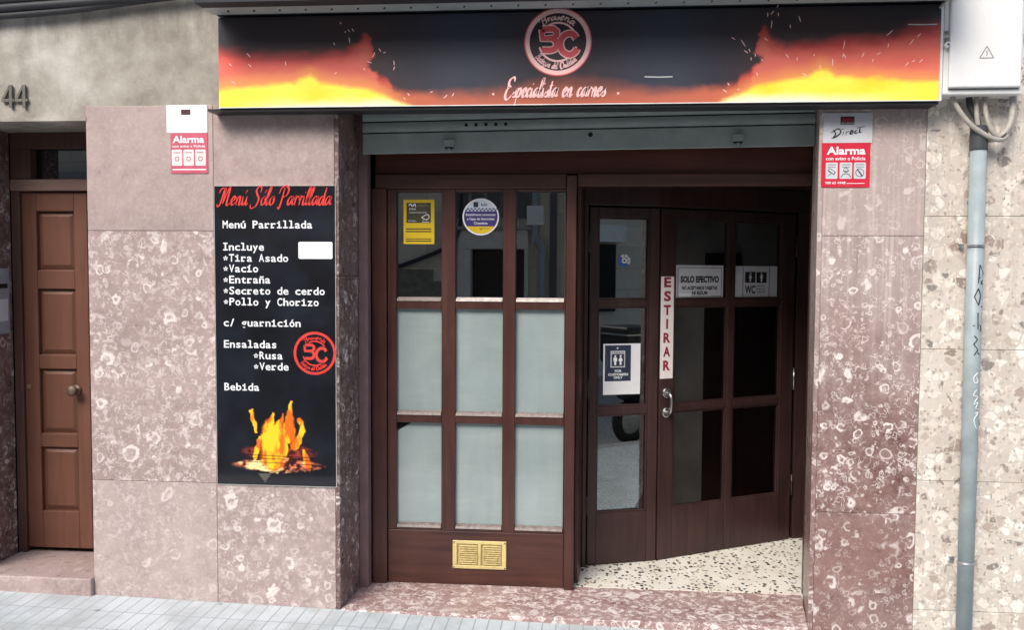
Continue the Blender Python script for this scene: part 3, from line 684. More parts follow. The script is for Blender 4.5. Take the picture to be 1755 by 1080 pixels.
for z in (.36, 1.05, 1.9):
    m = MB().tube([(1.034, -.004, z - .07), (1.034, -.004, z + .07)], .007, 12); m.build('hinge', M['steel'] if z == 1.05 else M['wood_in'], rl, world=False, smooth=True)
    m = MB().tube([(-.003, -.006, z - .06), (-.003, -.006, z + .06)], .006, 12); m.build('hinge', M['wood_in'], ll, world=False, smooth=True)
hm = MB(); hm.tube(crom([(.052, -.012, 1.012), (.052, -.04, 1.006), (.052, -.052, .975), (.052, -.052, .93), (.052, -.04, .90), (.052, -.012, .894)], 5), .0095, 14)
ho = hm.build('pull_handle', M['steel'], rl, world=False, smooth=True)
for z in (1.012, .894): MB().tube([(.052, 0, z), (.052, -.009, z), (.052, -.012, z)], [.030, .030, .026], 28).build('rose', M['steel'], ho, world=False, smooth=False)

# ================================================================== roller shutter
rs = thing('roller_shutter', 'grey green metal roller shutter rolled up under the illuminated style sign board', 'roller shutter', (0, .2, 2.44))
rs['label'] = 'grey green metal roller shutter rolled up beneath the flame printed sign board'
TL = .0125
def tz(x, z): return z + TL * x
def tbox(m, x0, x1, y0, y1, z0, z1):
    b = len(m.v); m.v += [(x, y, tz(x, z)) for z in (z0, z1) for y in (y0, y1) for x in (x0, x1)]
    for q in ((0, 2, 3, 1), (4, 5, 7, 6), (0, 1, 5, 4), (2, 6, 7, 3), (0, 4, 6, 2), (1, 3, 7, 5)): m.face([b + i for i in q])
m = MB(); prof = [(.2, 2.348), (.2, 2.452)]
tbox(m, -1.165, 1.125, .20, .222, 2.348, 2.452); m.build('bottom_bar', M['shutter'], rs, bevel=.004)
m = MB()
for z0 in (2.458, 2.516, 2.574):
    for k in range(6):                             # slightly curved slat face
        a0, a1 = k / 6, (k + 1) / 6; f = lambda t: .205 - .006 * math.sin(math.pi * t)
        b = len(m.v); zz = lambda t: z0 + .05 * t
        m.v += [(-1.165, f(a0), tz(-1.165, zz(a0))), (1.125, f(a0), tz(1.125, zz(a0))), (1.125, f(a1), tz(1.125, zz(a1))), (-1.165, f(a1), tz(-1.165, zz(a1)))]
        m.face((b, b + 1, b + 2, b + 3))
    tbox(m, -1.165, 1.125, .206, .215, z0, z0 + .05)
m.build('slat_curtain', M['shutter'], rs)
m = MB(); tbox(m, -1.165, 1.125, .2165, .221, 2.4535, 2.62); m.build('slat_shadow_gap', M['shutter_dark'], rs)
for k in range(5): x = -.623 + k * .051; MB().tube([(x, .1955, tz(x, 2.487)), (x, .2, tz(x, 2.487))], .009, 14).build('vent_hole', M['void'], rs)
MB().tube([(.013, .198, tz(.013, 2.425)), (.013, .1995, tz(.013, 2.425))], .012, 18).build('keyhole', M['void'], rs)
for x in (-.708, .747):
    m = MB(); z = tz(x, 2.385); m.box(x - .026, x + .026, .17, .199, z - .012, z + .026); o = m.build('lock', M['shutter'], rs, bevel=.004)
    MB().box(x - .022, x + .022, .172, .197, z - .018, z - .0125).build('keeper', M['void'], o)
    MB().tube([(x, .184, z - .016), (x + .006, .182, z - .04)], .006, 10).build('bolt', M['steel'], o)
m = MB()
for (x0, z0, x1, z1) in ((-.645, 2.415, -.628, 2.385), (.07, 2.41, .072, 2.375), (.55, 2.412, .552, 2.38), (-.12, 2.40, -.10, 2.385)):
    MB().tube([(x0, .1985, tz(x0, z0)), (x1, .1985, tz(x1, z1))], .0022, 6).build('scratch_mark', M['hood'], rs)
m = MB(); m.box(-1.216, -1.166, .302, .372, 0.001, 2.61); m.build('guide_rail', plain('dusty_rail', lin(128, 102, 104), .5), rs, bevel=.003)
m = MB(); m.box(1.142, 1.150, .235, .262, 0.001, 2.61); m.build('guide_rail', M['hood'], rs, bevel=.002)
m = MB(); m.box(-1.23, 1.13, .141, .196, 2.5625, 2.60); m.build('box_lip', M['hood'], rs, bevel=.003)

# ================================================================== sign board
sb = thing('sign_board', 'long black sign board printed with orange flames above the shop entrance', 'sign', (-.1, -.12, 2.52))
X0, X1, Z0, Z1 = -1.795, 1.589, 2.517, 2.952
m = MB(); m.box(X0, X1, -.118, .012, Z0, Z1); m.build('case', M['signbox'], sb, bevel=.003)
m = MB(); m.box(X0 - .06, X1 + .004, -.112, .008, Z0 - .014, Z0 - .002); m.build('bottom_trim', M['signbox'], sb)
m = MB(); m.box(X1 + .001, X1 + .012, -.124, -.0, Z0, Z1); m.build('end_trim', M['white_trim'], sb)
m = MB(); m.box(X0, X1, -.1235, -.1195, Z0 - .0005, Z0 + .0035); m.build('bottom_edge', M['white_trim'], sb)
def banner(U, V):
    X = 377 + U / (1.0765 - .0765 * U) * 1234; Y = 184 - V * 156; XX = np.where(X > 968, 1938 - X, X); right = X > 968
    n1 = fbm(X / 26, Y / 13, 3) - .5; n2 = fbm(X / 60, Y / 30, 9) - .5; n3 = fbm(X / 9, Y / 6, 21) - .5
    ex = [300, 377, 430, 520, 590, 615, 628, 636, 642, 650, 664, 674, 700, 760, 850, 910, 968]
    ey = [66, 80, 93, 94, 88, 74, 58, 64, 90, 132, 136, 150, 158, 162, 158, 150, 142]
    E = np.interp(XX + n3 * 10, ex, ey) + n1 * 12 + n2 * 9 + np.where(right, np.interp(XX, [480, 600], [-14, 0]), 0)
    soft = np.interp(XX, [377, 600, 640, 680, 800, 968], [26, 16, 8, 11, 18, 44])
    t = sm(Y, E - soft * .5, E + soft * .9)
    bite = np.exp(-(((XX + n1 * 14 - 652) / 30) ** 2 + ((Y + n3 * 8 - 113) / 15) ** 2) * 1.3); t = t * (1 - sm(bite, .3, .62))
    tongue = np.exp(-(((XX - 655 + (Y - 140) * .9) / 18) ** 2 + ((Y - 146) / 8) ** 2)); t = np.maximum(t, sm(tongue, .35, .7) * .9)
    yx = [377, 440, 505, 520, 532, 552, 600, 645, 690, 740, 968]; yy = [150, 143, 140, 130, 126, 139, 146, 157, 176, 194, 204]
    YE = np.interp(XX + n3 * 8, yx, yy) + n1 * 8
    y = sm(Y, YE - 4, YE + 9); pale = sm(Y + n2 * 14, 164, 186) * sm(XX, 380, 560) * (1 - sm(XX, 640, 760))
    dark = mixc(L3(50, 47, 52) + 0 * X[..., None], L3(76, 58, 58), np.clip(fbm(X / 120, Y / 40, 40) * 1.3 - .4 + .4 * (1 - sm(np.abs(XX - 540), 60, 190)) * sm(Y, 40, 85), 0, 1))
    dark = mixc(dark, L3(60, 64, 76), np.exp(-((XX - 800) / 90) ** 2))
    red = mixc(L3(214, 80, 72) + 0 * X[..., None], L3(240, 122, 104), np.clip(sm(Y, E, E + 40) + n2, 0, 1))
    red = mixc(red, L3(254, 166, 92), sm(Y, YE - 26, YE) * .75)
    low = sm(XX, 650, 720); red = mixc(red, L3(216, 116, 84), low)
    yel = mixc(L3(255, 220, 60) + 0 * X[..., None], L3(255, 240, 90), np.clip(.5 + n2 * 2, 0, 1)); yel = mixc(yel, L3(255, 246, 206), pale)
    t = t * np.interp(XX, [377, 700, 968], [1, .8, .55])
    return np.clip(mixc(mixc(dark, red, t), yel, y * sm(t, .2, .8)), 0, 1)
grid_print('printed_panel', M['banner'], X1 - X0, Z1 - Z0, 760, 100, banner, sb, X0, -.1192, Z0)
KU = (X1 - X0) / 1234.; KV = (Z1 - Z0) / 156.
def P2(x, y): t = (x - 377) / 1234; return (t * 1.0765 / (1 + .0765 * t) * (X1 - X0), (184 - y) * KV)
def logo(sh, cu, cv, r, ringm, bc, outline, txt, L=2, wk=1.0, arcm=None, bw=(.24, .17), top='Brasería', bot='Bodegón del Chuletón'):
    sh.ring(cu, cv, r * .90, r * .985, ringm, L); sh.ring(cu, cv, r * .99, r * 1.02, bc, L); sh.ring(cu, cv, r * .855, r * .90, outline, L + .2)
    arcm = arcm or outline; sh.ring(cu, cv, r * .54, r * .60, arcm, L + .3, 15, 165); sh.ring(cu, cv, r * .54, r * .60, arcm, L + .3, 195, 345)
    q = lambda x, y: (cu + (x - 660) / 322 * r, cv + (450 - y) / 322 * r)
    Bs = [[(508, 330), (508, 415), (620, 415), (648, 385), (648, 350), (620, 325), (508, 325)], [(508, 528), (598, 528), (640, 505), (648, 460), (625, 425)]]
    Cs = [(838, 418), (800, 375), (735, 380), (690, 430), (685, 490), (715, 550), (780, 575), (830, 545), (845, 515)]
    for wd, mm, dl in ((bw[0], outline, .6), (bw[1], bc, 1.2)):
        sh.stroke([q(*p) for p in Bs[0]], wd * r, mm, L + dl); sh.stroke([q(*p) for p in crom(Bs[1], 4)], wd * r, mm, L + dl + .1); sh.stroke([q(*p) for p in crom(Cs, 5)], wd * r, mm, L + dl + .2)
    def arc(rad, a0, sgn): return lambda a, b: (cu + (rad + sgn * b) * math.sin(a0 + sgn * a / rad), cv + (rad + sgn * b) * math.cos(a0 + sgn * a / rad))
    un = .105 * r
    n = 0
    W_ = lambda s_: sum((SC[ACC.get(c, c)][0] if c != ' ' else .8) for c in s_)
    kx = 1.0 * r / (W_(top) * un); sh.script(top, arc(r * .66, -.5 * W_(top) * un * kx / (r * .66), 1), un, .05 * r * wk, txt, L + 2, 0.1, kx)
    kx = 1.62 * r / (W_(bot) * un); aa = .5 * W_(bot) * un * kx / (r * .80)
    sh.script(bot, (lambda a, b: (cu - (r * .80 - b) * math.sin(aa - a / (r * .80)), cv - (r * .80 - b) * math.cos(aa - a / (r * .80)))), un * .9, .045 * r * wk, txt, L + 2, 0.1, kx)
sh = Sheet(.0004); cu, cv = P2(956, 79); logo(sh, cu, cv, 57 * KU, M['pink'], M['coral'], M['pink'], M['pink'])
sh.disc(cu, cv, 57 * KU * .86, plain('logo_ground', lin(46, 34, 40), .4), .6)
o = sh.build('round_logo', (0, 0, 0), 0, sb); o.location = (X0 - OFF[sb][0], -.1200 - OFF[sb][1], Z0 - OFF[sb][2])
sh = Sheet(.0004); W_ = sum((SC[ACC.get(c, c)][0] if c != ' ' else .8) for c in 'Especialista en carnes'); un = 12.5 * KU
bu, bv = P2(866, 171); kx = 172 * KU / (W_ * un)
sh.script('Especialista en carnes', lambda a, b: (bu + a + .0004, bv + b * 1.25 - .0015), un, .0145, plain('lettering_shadow', lin(150, 70, 60), .5), 1, .3, kx)
sh.script('Especialista en carnes', lambda a, b: (bu + a, bv + b * 1.25), un, .0112, M['pink'], 3, .3, kx)
for x, y in ((846, 165), (1060, 166)): sh.disc(*P2(x, y), .006, M['pink'], 3, 10)
o = sh.build('lettering', (0, 0, 0), 0, sb); o.location = (X0 - OFF[sb][0], -.1200 - OFF[sb][1], Z0 - OFF[sb][2])
sh = Sheet(.0004)
def spark(x, y, l, a, wd=1.6): 
    dx, dy = l / 2 * math.cos(R(a)), l / 2 * math.sin(R(a)); sh.stroke(crom([P2(x - dx, y + dy), P2(x + .3, y), P2(x + dx, y - dy)], 3), wd * KU, M['pink'], 1, taper=True)
for x, y, l, a in ((641, 96, 11, 60), (634, 108, 9, -20), (652, 88, 7, 120), (676, 110, 8, 95), (676, 119, 7, 70), (600, 70, 10, 100), (599, 54, 5, 140), (606, 53, 6, 120), (585, 41, 4, 130), (593, 56, 3, 60), (574, 76, 5, 120), (428, 93, 9, 135), (397, 109, 6, 140), (430, 111, 8, 135), (491, 108, 8, 100), (402, 140, 8, 150), (576, 126, 5, 40), (625, 120, 4, 120), (701, 164, 6, 130), (694, 171, 5, 130), (764, 168, 9, 45), (777, 165, 6, 60), (660, 92, 5, 20), (740, 160, 5, 20),
                   (1273, 86, 14, 125), (1278, 100, 8, 145), (1284, 98, 6, 110), (1256, 78, 7, 150), (1287, 112, 5, 90), (1294, 106, 5, 90), (1312, 80, 9, 145), (1321, 56, 13, 85), (1314, 40, 7, 90), (1322, 37, 8, 50), (1331, 26, 7, 60), (1345, 19, 5, 60), (1353, 60, 6, 95), (1369, 48, 10, 110), (1332, 40, 6, 95), (1349, 108, 8, 130), (1366, 113, 5, 90), (1446, 91, 14, 80), (1445, 108, 7, 70), (1448, 110, 7, 110), (1524, 73, 14, 40), (1522, 93, 7, 80), (1562, 88, 12, 50), (1574, 78, 9, 45), (1506, 106, 8, 25), (1479, 108, 8, 60), (1555, 124, 9, 45), (1566, 119, 6, 20), (1579, 119, 8, 45), (1496, 117, 5, 70), (1427, 119, 11, 90), (1298, 137, 6, 110), (1380, 139, 10, 150), (1306, 114, 4, 140), (1249, 153, 5, 120), (1266, 162, 4, 40), (1243, 164, 9, 145), (1406, 126, 5, 110), (1395, 107, 4, 60)):
    spark(x, y, l, a)
for x0, x1, y in ((1105, 1153, 139), (1555, 1605, 60)): sh.stroke([P2(x0, y), P2((x0 + x1) / 2, y + .8), P2(x1, y + .5)], 1.7 * KU, M['silver'], 1)
o = sh.build('printed_sparks', (0, 0, 0), 0, sb); o.location = (X0 - OFF[sb][0], -.1198 - OFF[sb][1], Z0 - OFF[sb][2])

# hood over the sign
hd = thing('sign_hood', 'dark canvas hood with a riveted grey metal soffit over the flame sign', 'awning', (-.1, -.3, 2.95))
m = MB(); m.box(-1.80, 1.60, -.285, -.165, 2.953, 2.962); m.build('soffit_strip', M['hood'], hd, bevel=.002)
m = MB(); m.box(-1.80, 1.60, -.37, -.286, 2.950, 3.2); m.box(-1.80, 1.60, -.2855, .01, 2.9625, 3.2); m.build('hood_body', M['hood_dark'], hd)
for k in range(27): x = -1.70 + k * .125; MB().tube([(x, -.226, 2.953), (x + .004, -.226, 2.9495)], [.0075, .004], 8).build('rivet', M['shutter_dark'], hd)

# ================================================================== menu board
MX, MZ = -1.875, .629; MW, MH = .625, 1.522
mbd = thing('menu_board', 'tall black menu board with white text and a barbecue fire picture on the marble pier', 'menu board', (MX, 0, MZ))
m = MB(); m.box(MX, MX + MW, -.008, -.0005, MZ, MZ + MH); m.build('panel_back', M['white_trim'], mbd)
def fire(U, V):
    X = 60 + U * 1320; Y = 1010 - V * (MH / MW) * 1320 + (0)       # picture units: width 1320
    n = fbm(X / 70, Y / 70, 2) - .5; n2 = fbm(X / 26, Y / 26, 6) - .5; n3 = fbm(X / 12, Y / 8, 31) - .5
    Xw = X + n * 50 + n2 * 14; Yw = Y + n2 * 30
    I = np.zeros_like(X)
    for T in ([(455, 205, 16), (465, 300, 24), (490, 430, 14)], [(680, 225, 8), (680, 300, 34), (640, 400, 70), (660, 560, 105), (690, 700, 120)], [(800, 235, 10), (770, 330, 34), (740, 480, 75)],
              [(885, 100, 8), (880, 220, 34), (870, 330, 48), (860, 470, 62)], [(975, 300, 24), (1010, 350, 26), (1000, 440, 32), (920, 580, 36)], [(545, 490, 12), (515, 600, 26), (500, 700, 26)], [(1025, 630, 14), (1050, 720, 34), (1070, 790, 40)], [(780, 480, 60), (790, 600, 50), (760, 700, 50)]):
        P = crom(T, 8); d_ = np.full_like(X, -9.)
        for px_, py_, r_ in P: d_ = np.maximum(d_, 1 - np.hypot(Xw - px_, (Yw - py_) * .85) / max(r_ * 1.25, 1))
        I = np.maximum(I, sm(d_, -.05, .35) * (1 if True else 0) + 0 * I) + 0
    core = sm(I, .2, 1) * sm(fbm(X / 60, Y / 140, 12) + .22 * np.exp(-((X - 670) / 120) ** 2 - ((Y - 520) / 200) ** 2)  , .40, .68)
    base = mixc(L3(17, 18, 22) + 0 * X[..., None], L3(34, 38, 50), np.clip(fbm(X / 300, Y / 300, 55) * 1.5 - .5, 0, 1))
    base = mixc(base, L3(44, 44, 48), sm(Y, 860, 960))
    bed = (1 - sm(np.abs(X - 745 + n2 * 60) / 545 + ((Y - 790 + n2 * 30) / 95) ** 2, .7, 1.0)) * np.where(Y < 790, 1, 1)
    bed2 = (1 - sm(np.abs(X - 745) / 480 + ((Y - 650 + n2 * 30) / 120) ** 2, .5, 1.0)) * .8
    em = fbm(X / 60, Y / 36, 17)
    ecol = mixc(L3(60, 26, 24) + 0 * X[..., None], L3(226, 128, 92), sm(em, .38, .6)); ecol = mixc(ecol, L3(255, 232, 160), sm(em + .25 * np.exp(-((X - 600) / 220) ** 2), .62, .8))
    c = mixc(base, mixc(L3(70, 24, 22) + 0 * X[..., None], L3(170, 66, 52), sm(em, .4, .65)), np.clip(bed2, 0, 1)); c = mixc(c, ecol, np.clip(bed, 0, 1))
    fl = mixc(L3(226, 110, 30) + 0 * X[..., None], L3(255, 208, 46), core); c = mixc(c, fl, np.clip(I, 0, 1))
    for gy in (690, 722, 765): c = mixc(c, L3(40, 20, 16), np.exp(-((Y - gy - (X - 700) * .03) / 5) ** 2) * (np.abs(X - 740) < 470) * .85)
    leg = sm(1 - np.abs(X - 590 + (Y - 900) * -.05) / np.clip(90 - (Y - 880) * .9, 4, 200), 0, .3) * (Y > 880) * (Y < 990); c = mixc(c, L3(110, 104, 96), leg * .7)
    rim = np.exp(-((Y - 866 - ((X - 640) / 520) ** 2 * -60) / 7) ** 2) * (np.abs(X - 700) < 480); c = mixc(c, L3(30, 30, 34), rim * .8)
    return np.clip(c, 0, 1)
grid_print('printed_panel', M['board'], MW - .004, MH - .004, 220, 520, fire, mbd, MX + .002, -.0092, MZ + .003)
sh = Sheet(.0004); mu = lambda x: (x - 370) * .00302; mv = lambda y: (834 - y) * .00295
pt = 10.3 * .00302; hh = 13.2 * .00295
for tx, x, y in (('Menú Parrillada', 384, 390), ('Incluye', 384, 428), ('*Tira Asado', 384, 447), ('*Vacío', 384, 465), ('*Entraña', 384, 484), ('*Secreto de cerdo', 384, 503), ('*Pollo y Chorizo', 384, 522), ('c/ guarnición', 384, 558), ('Ensaladas', 384, 595), ('*Rusa', 435, 614), ('*Verde', 435, 633), ('Bebida', 384, 669)):
    sh.mono(tx, mu(x), mv(y), pt, hh, M['white'], 1)
def mpart(name):
    global sh
    o = sh.build(name, (0, 0, 0), 0, mbd); o.location = (0, -.0096, 0); sh = Sheet(.0004)
mpart('lettering')
tt = 'Menú Sólo Parrillada'; W_ = sum((SC[ACC.get(c, c)][0] if c != ' ' else .8) for c in tt); un = .044; kx = .575 / (W_ * un)
sh.script(tt, lambda a, b: (.026 + a, mv(351) + b), un, .0088, M['red_ink'], 2, .3, kx); mpart('title_lettering')
sh.rect(mu(514), mv(442), mu(572), mv(413), M['white'], 2, r=.008); mpart('price_patch')
logo(sh, mu(541), mv(603), 35.5 * .00302, M['red_ink'], M['red_ink'], M['ink'], M['red_ink'], 2, 1.0, M['red_ink'], (.22, .13)); mpart('round_logo')

# ================================================================== alarm plates
sh = Sheet(); q = lambda x, y: ((x - 1410) * .00268, (321 - y) * .00275)
sh.slab(*q(1409, 321), *q(1492.5, 245), M['red'], .003); sh.slab(*q(1411, 244.8), *q(1495, 194), M['silver'], .003)
sh.rect(*q(1440, 214), *q(1464, 200), M['plum'], 1); sh.rect(*q(1443, 209), *q(1462, 203), M['maroon'], 2); sh.text('SECURITAS', *q(1441, 213), .0085, M['silver'], 2, .01, width=.06)
for st in ([(1428, 222), (1432, 230), (1427, 237)], [(1424, 228), (1436, 221), (1441, 227), (1432, 235), (1425, 237)], [(1446, 226), (1444, 232)], [(1442, 222), (1446, 221)], [(1450, 225), (1450, 232)], [(1450, 228), (1455, 225)], [(1457, 229), (1462, 226), (1459, 224), (1457, 230), (1463, 229)], [(1469, 223), (1465, 226), (1466, 229), (1471, 227)], [(1474, 218), (1473, 227), (1476, 226)], [(1468, 220), (1482, 217)]):
    sh.stroke(crom([q(*p) for p in st], 5), .0062, M['ink'], 2, taper=True)
sh.text('Alarma', *q(1417.5, 264.5), .0375, M['white'], 1, .03, width=.179); sh.text('con aviso a Policía', *q(1416.5, 274.5), .0165, M['white'], 1, .015, width=.182)
for k, (a, b) in enumerate(((1416.5, 1437), (1440.5, 1462), (1465, 1485.5))):
    sh.rect(*q(a, 306.5), *q(b, 278.5), M['silver'], 1, r=.006); c = (a + b) / 2
    sh.text(('CÁMARAS', 'VIGILANCIA', 'ACCESO')[k], *q(c, 283.2), .005, M['ink'], 2, .01, width=.038, align='c'); sh.rect(*q(c - 7, 286.8), *q(c + 7, 286), M['ink_soft'], 2)
q1 = lambda pts: [q(*p) for p in pts]
sh.pl(q1([(1420, 290), (1424, 288), (1434, 295), (1431, 300), (1421, 294)]), M['ink_soft'], 2); sh.pl(q1([(1421, 291), (1424, 289.3), (1432, 295), (1430, 298)]), M['silver'], 3); sh.stroke(q1([(1426, 297), (1421, 302)]), .003, M['ink_soft'], 2)
sh.ring(*q(1451.2, 291.5), .009, .012, M['ink_soft'], 2); sh.stroke(crom(q1([(1443, 304), (1447, 299), (1451, 298), (1456, 299), (1460, 304)]), 4), .004, M['ink_soft'], 2); sh.stroke(q1([(1446, 293.5), (1456.5, 293.5)]), .003, M['ink_soft'], 3)
sh.ring(*q(1475.2, 296), .017, .020, M['ink_soft'], 2); sh.stroke(q1([(1470.5, 290), (1480, 302.5)]), .005, M['ink'], 3); sh.ring(*q(1475.2, 296), .0, .004, M['ink_soft'], 2)
sh.text('900 65 4948', *q(1416, 315.4), .0115, M['white'], 1, .015, width=.094); sh.rect(*q(1453, 315), *q(1484, 314), M['white'], 1); sh.rect(*q(1438, 318.4), *q(1462, 317.8), M['coral'], 1)
al = sh.build('alarm_plate', (1.109, -.004, 2.137)); tag(al, 'crisp red and white alarm warning plate on the marble pier right of the entrance', 'sign')
sh = Sheet(); q = lambda x, y: ((x - 293) * .00302, (297 - y) * .0029)
sh.slab(*q(293, 297), *q(357, 227.5), plain('faded_alarm_red', lin(202, 92, 112), .45, var=.12), .003); sh.slab(*q(286.5, 227), *q(357, 179), M['white'], .003, r=.006)
sh.rect(*q(312, 196), *q(328, 187), M['plum'], 1); sh.text('Alarma', *q(296.5, 244), .036, M['white'], 1, .03, width=.165); sh.text('con aviso a Policía', *q(296, 252), .012, M['white'], 1, .02, width=.172)
for k in range(3): sh.rect(*q(295 + k * 20.3, 284), *q(313 + k * 20.3, 256), plain('washed_panel', lin(240, 222, 220), .5), 1, r=.006)
for k in range(3): sh.ring(*q(304 + k * 20.3, 272), .008, .012, M['rose'], 2); sh.rect(*q(298 + k * 20.3, 262), *q(310 + k * 20.3, 260.5), M['rose'], 2)
sh.rect(*q(296, 291.5), *q(354, 289.5), M['white'], 1)
al2 = sh.build('alarm_plate', (-2.1, -.004, 2.215)); tag(al2, 'faded alarm plate with white top above left of the black menu board', 'sign')

# ================================================================== stickers and notices on the shopfront
sh = Sheet(); q = lambda x, y: ((x - 690) * .0032, (418 - y) * .00315)
sh.slab(*q(690, 418), *q(743, 341.5), M['yellow'], .001); sh.rect(*q(695, 381.5), *q(737, 347), M['olive'], 1)
sh.stroke(crom([q(699, 352), q(702, 349), q(705, 353), q(709, 349), q(711, 354)], 4), .006, M['white'], 2); sh.rect(*q(714, 353.5), *q(732, 350), plain('dim_ink', lin(104, 98, 70), .5), 2)
sh.text('ZONA', *q(699, 359), .009, M['white'], 2, .02, width=.04); sh.text('VIDEOVIGILADA', *q(699, 365), .0085, M['silver'], 2, .01, width=.1); sh.text('SISTEMA', *q(698, 379.5), .008, M['silver'], 2, .01, width=.045)
sh.stroke(crom([q(721, 372), q(731, 367), q(734, 372), q(729, 376), q(721, 372)], 5), .004, M['white'], 2); sh.stroke([q(724, 376), q(722, 380), q(734, 380)], .003, M['white'], 2)
for a, b in ((393, 391), (397.5, 395.5), (410, 408.5), (414, 412)): sh.rect(*q(694, a), *q(738, b), M['olive'], 1)
o = sh.build('yellow_sticker', (-.997, F + .0265, 1.875)); tag(o, 'yellow rectangular surveillance sticker in the upper left window pane', 'sticker')
sh = Sheet(); r = .0995
sh.disc(0, 0, r, M['white'], 0, 56); sh.disc(0, 0, r * .92, M['purple'], 1, 56)
def cap_(v0, up, m, L):
    a = math.degrees(math.asin(v0 / .92)); 
    pts = [(r * .92 * math.cos(R(t)), r * .92 * math.sin(R(t))) for t in np.linspace(a, 180 - a, 24)] if up else [(r * .92 * math.cos(R(t)), r * .92 * math.sin(R(t))) for t in np.linspace(180 - a, 360 + a, 24)]
    sh.pl(pts, m, L)
cap_(.30, True, M['paleblue'], 2); cap_(-.52, False, M['yellow'], 2)
for k in range(9):
    for j in range(2):
        c = (-.80 + k * .2) + (.1 if j else 0); v = .31 + j * .085
        sh.rect(r * (c - .05), r * v, r * (c + .05), r * (v + .085), M['purple'] if j == 0 else M['purple'], 3)
sh.rect(-r * .4, r * .52, -r * .14, r * .80, M['navy'], 3); sh.text('bdn', r * .02, r * .58, .017, M['navy'], 3, .02); 
for k, tx in enumerate(('Establiment connectat', "a l'app de Seguretat", 'Ciutadana')): sh.text(tx, 0, r * (.06 - .23 * k), .0125, M['white'], 3, .02, width=r * (1.62, 1.5, .75)[k], align='c')
sh.stroke([(-.006, -r * .64), (0, -r * .70), (.008, -r * .62)], .004, M['olive'], 3); sh.rect(.0, -r * .64, r * .5, -r * .62, M['olive'], 3)
o = sh.build('round_sticker', (-.5735, F + .0265, 2.023)); tag(o, 'round white, violet and yellow sticker in the upper middle window pane', 'sticker')

def on_leaf(P, ang, u, y, z): return (P.x + u * math.cos(ang) - y * math.sin(ang), P.y + u * math.sin(ang) + y * math.cos(ang), z)
# football emblem
sh = Sheet(); r = .037
cols_ = ['blue', 'blue', 'silver', 'white', 'white', 'silver', 'blue', 'blue']
for k in range(8): sh.ring(0, 0, r * .52, r, M[('silver', 'silver', 'silver', 'blue', 'blue', 'blue', 'blue', 'silver')[k]], 0, k * 45 + 4, k * 45 + 41, 8)
sh.ring(0, 0, r * .22, r * .42, M['white'], 0, n=10)
for k in range(5): sh.pl([(r * .36 * math.cos(R(90 + 72 * k + t)) * s_, r * .36 * math.sin(R(90 + 72 * k + t)) * s_) for t, s_ in ((-14, 1), (14, 1), (0, 1.35))], M['white'], 0.3)
o = sh.build('round_emblem', on_leaf(A, la, .222, .0195, 1.795), la); tag(o, 'small blue and white round emblem on the top pane of the narrow door leaf', 'sticker')

sh = Sheet(); pw, ph = .231, .300; q = lambda x, y: ((x - 155) / 610. * pw, (965 - y) / 870. * ph)
sh.slab(0, 0, pw, ph, M['paper'], .001); sh.rect(*q(180, 735), *q(608, 120), M['navy'], 1)
sh.rect(*q(272, 500), *q(510, 215), M['silver'], 2); sh.rect(*q(290, 480), *q(495, 270), M['navy'], 3); sh.text('TOILETS', *q(391, 262), .011, M['navy'], 3, .02, width=.075, align='c')
def person_icon(cx, cy, h, m, L, skirt, qq):
    u0, v0 = qq(cx, cy); sh.disc(u0, v0 + .40 * h, .11 * h, m, L, 16)
    if skirt: pts = [(-.08, .27), (.08, .27), (.24, -.08), (.15, -.12), (.1, -.12), (.1, -.5), (-.1, -.5), (-.1, -.12), (-.15, -.12), (-.24, -.08)]
    else: pts = [(-.14, .27), (.14, .27), (.2, .2), (.2, -.1), (.12, -.12), (.1, -.5), (-.1, -.5), (-.12, -.12), (-.2, -.1), (-.2, .2)]
    sh.pl([(u0 + a * h, v0 + b * h) for a, b in pts], m, L)
person_icon(348, 375, .058, M['white'], 4, False, q); person_icon(436, 372, .058, M['white'], 4, True, q)
for tx, y, wd in (('FOR', 580, .042), ('CUSTOMERS', 640, .125), ('ONLY', 692, .055)): sh.text(tx, *q(400, y), .0145, M['white'], 2, .03, width=wd, align='c')
sh.disc(*q(385, 170), .006, M['silver'], 2, 8); sh.stroke([q(185, 200), q(225, 420), q(190, 520)], .004, M['ink_soft'], 2)
o = sh.build('toilet_notice', on_leaf(A, la, .098, .0195, 1.008), la); tag(o, 'white paper notice with dark toilets for customers only panel on the narrow leaf', 'notice')

sh = Sheet(); hw = .091; hh_ = .606; sh.slab(0, 0, hw, hh_, M['estirar'], .002, r=.003)
for k, ch in enumerate('ESTIRAR'): sh.text(ch, hw * .5, hh_ - (.052 + .0825 * k) - .008, .060, M['maroon'], 1, .04, align='c', width=.050 if ch != 'I' else None)
o = sh.build('pull_sign', on_leaf(B, ra, .003, -.0030, 1.097), ra); tag(o, 'tall narrow white plate with red letters ESTIRAR above the door handle', 'sign')

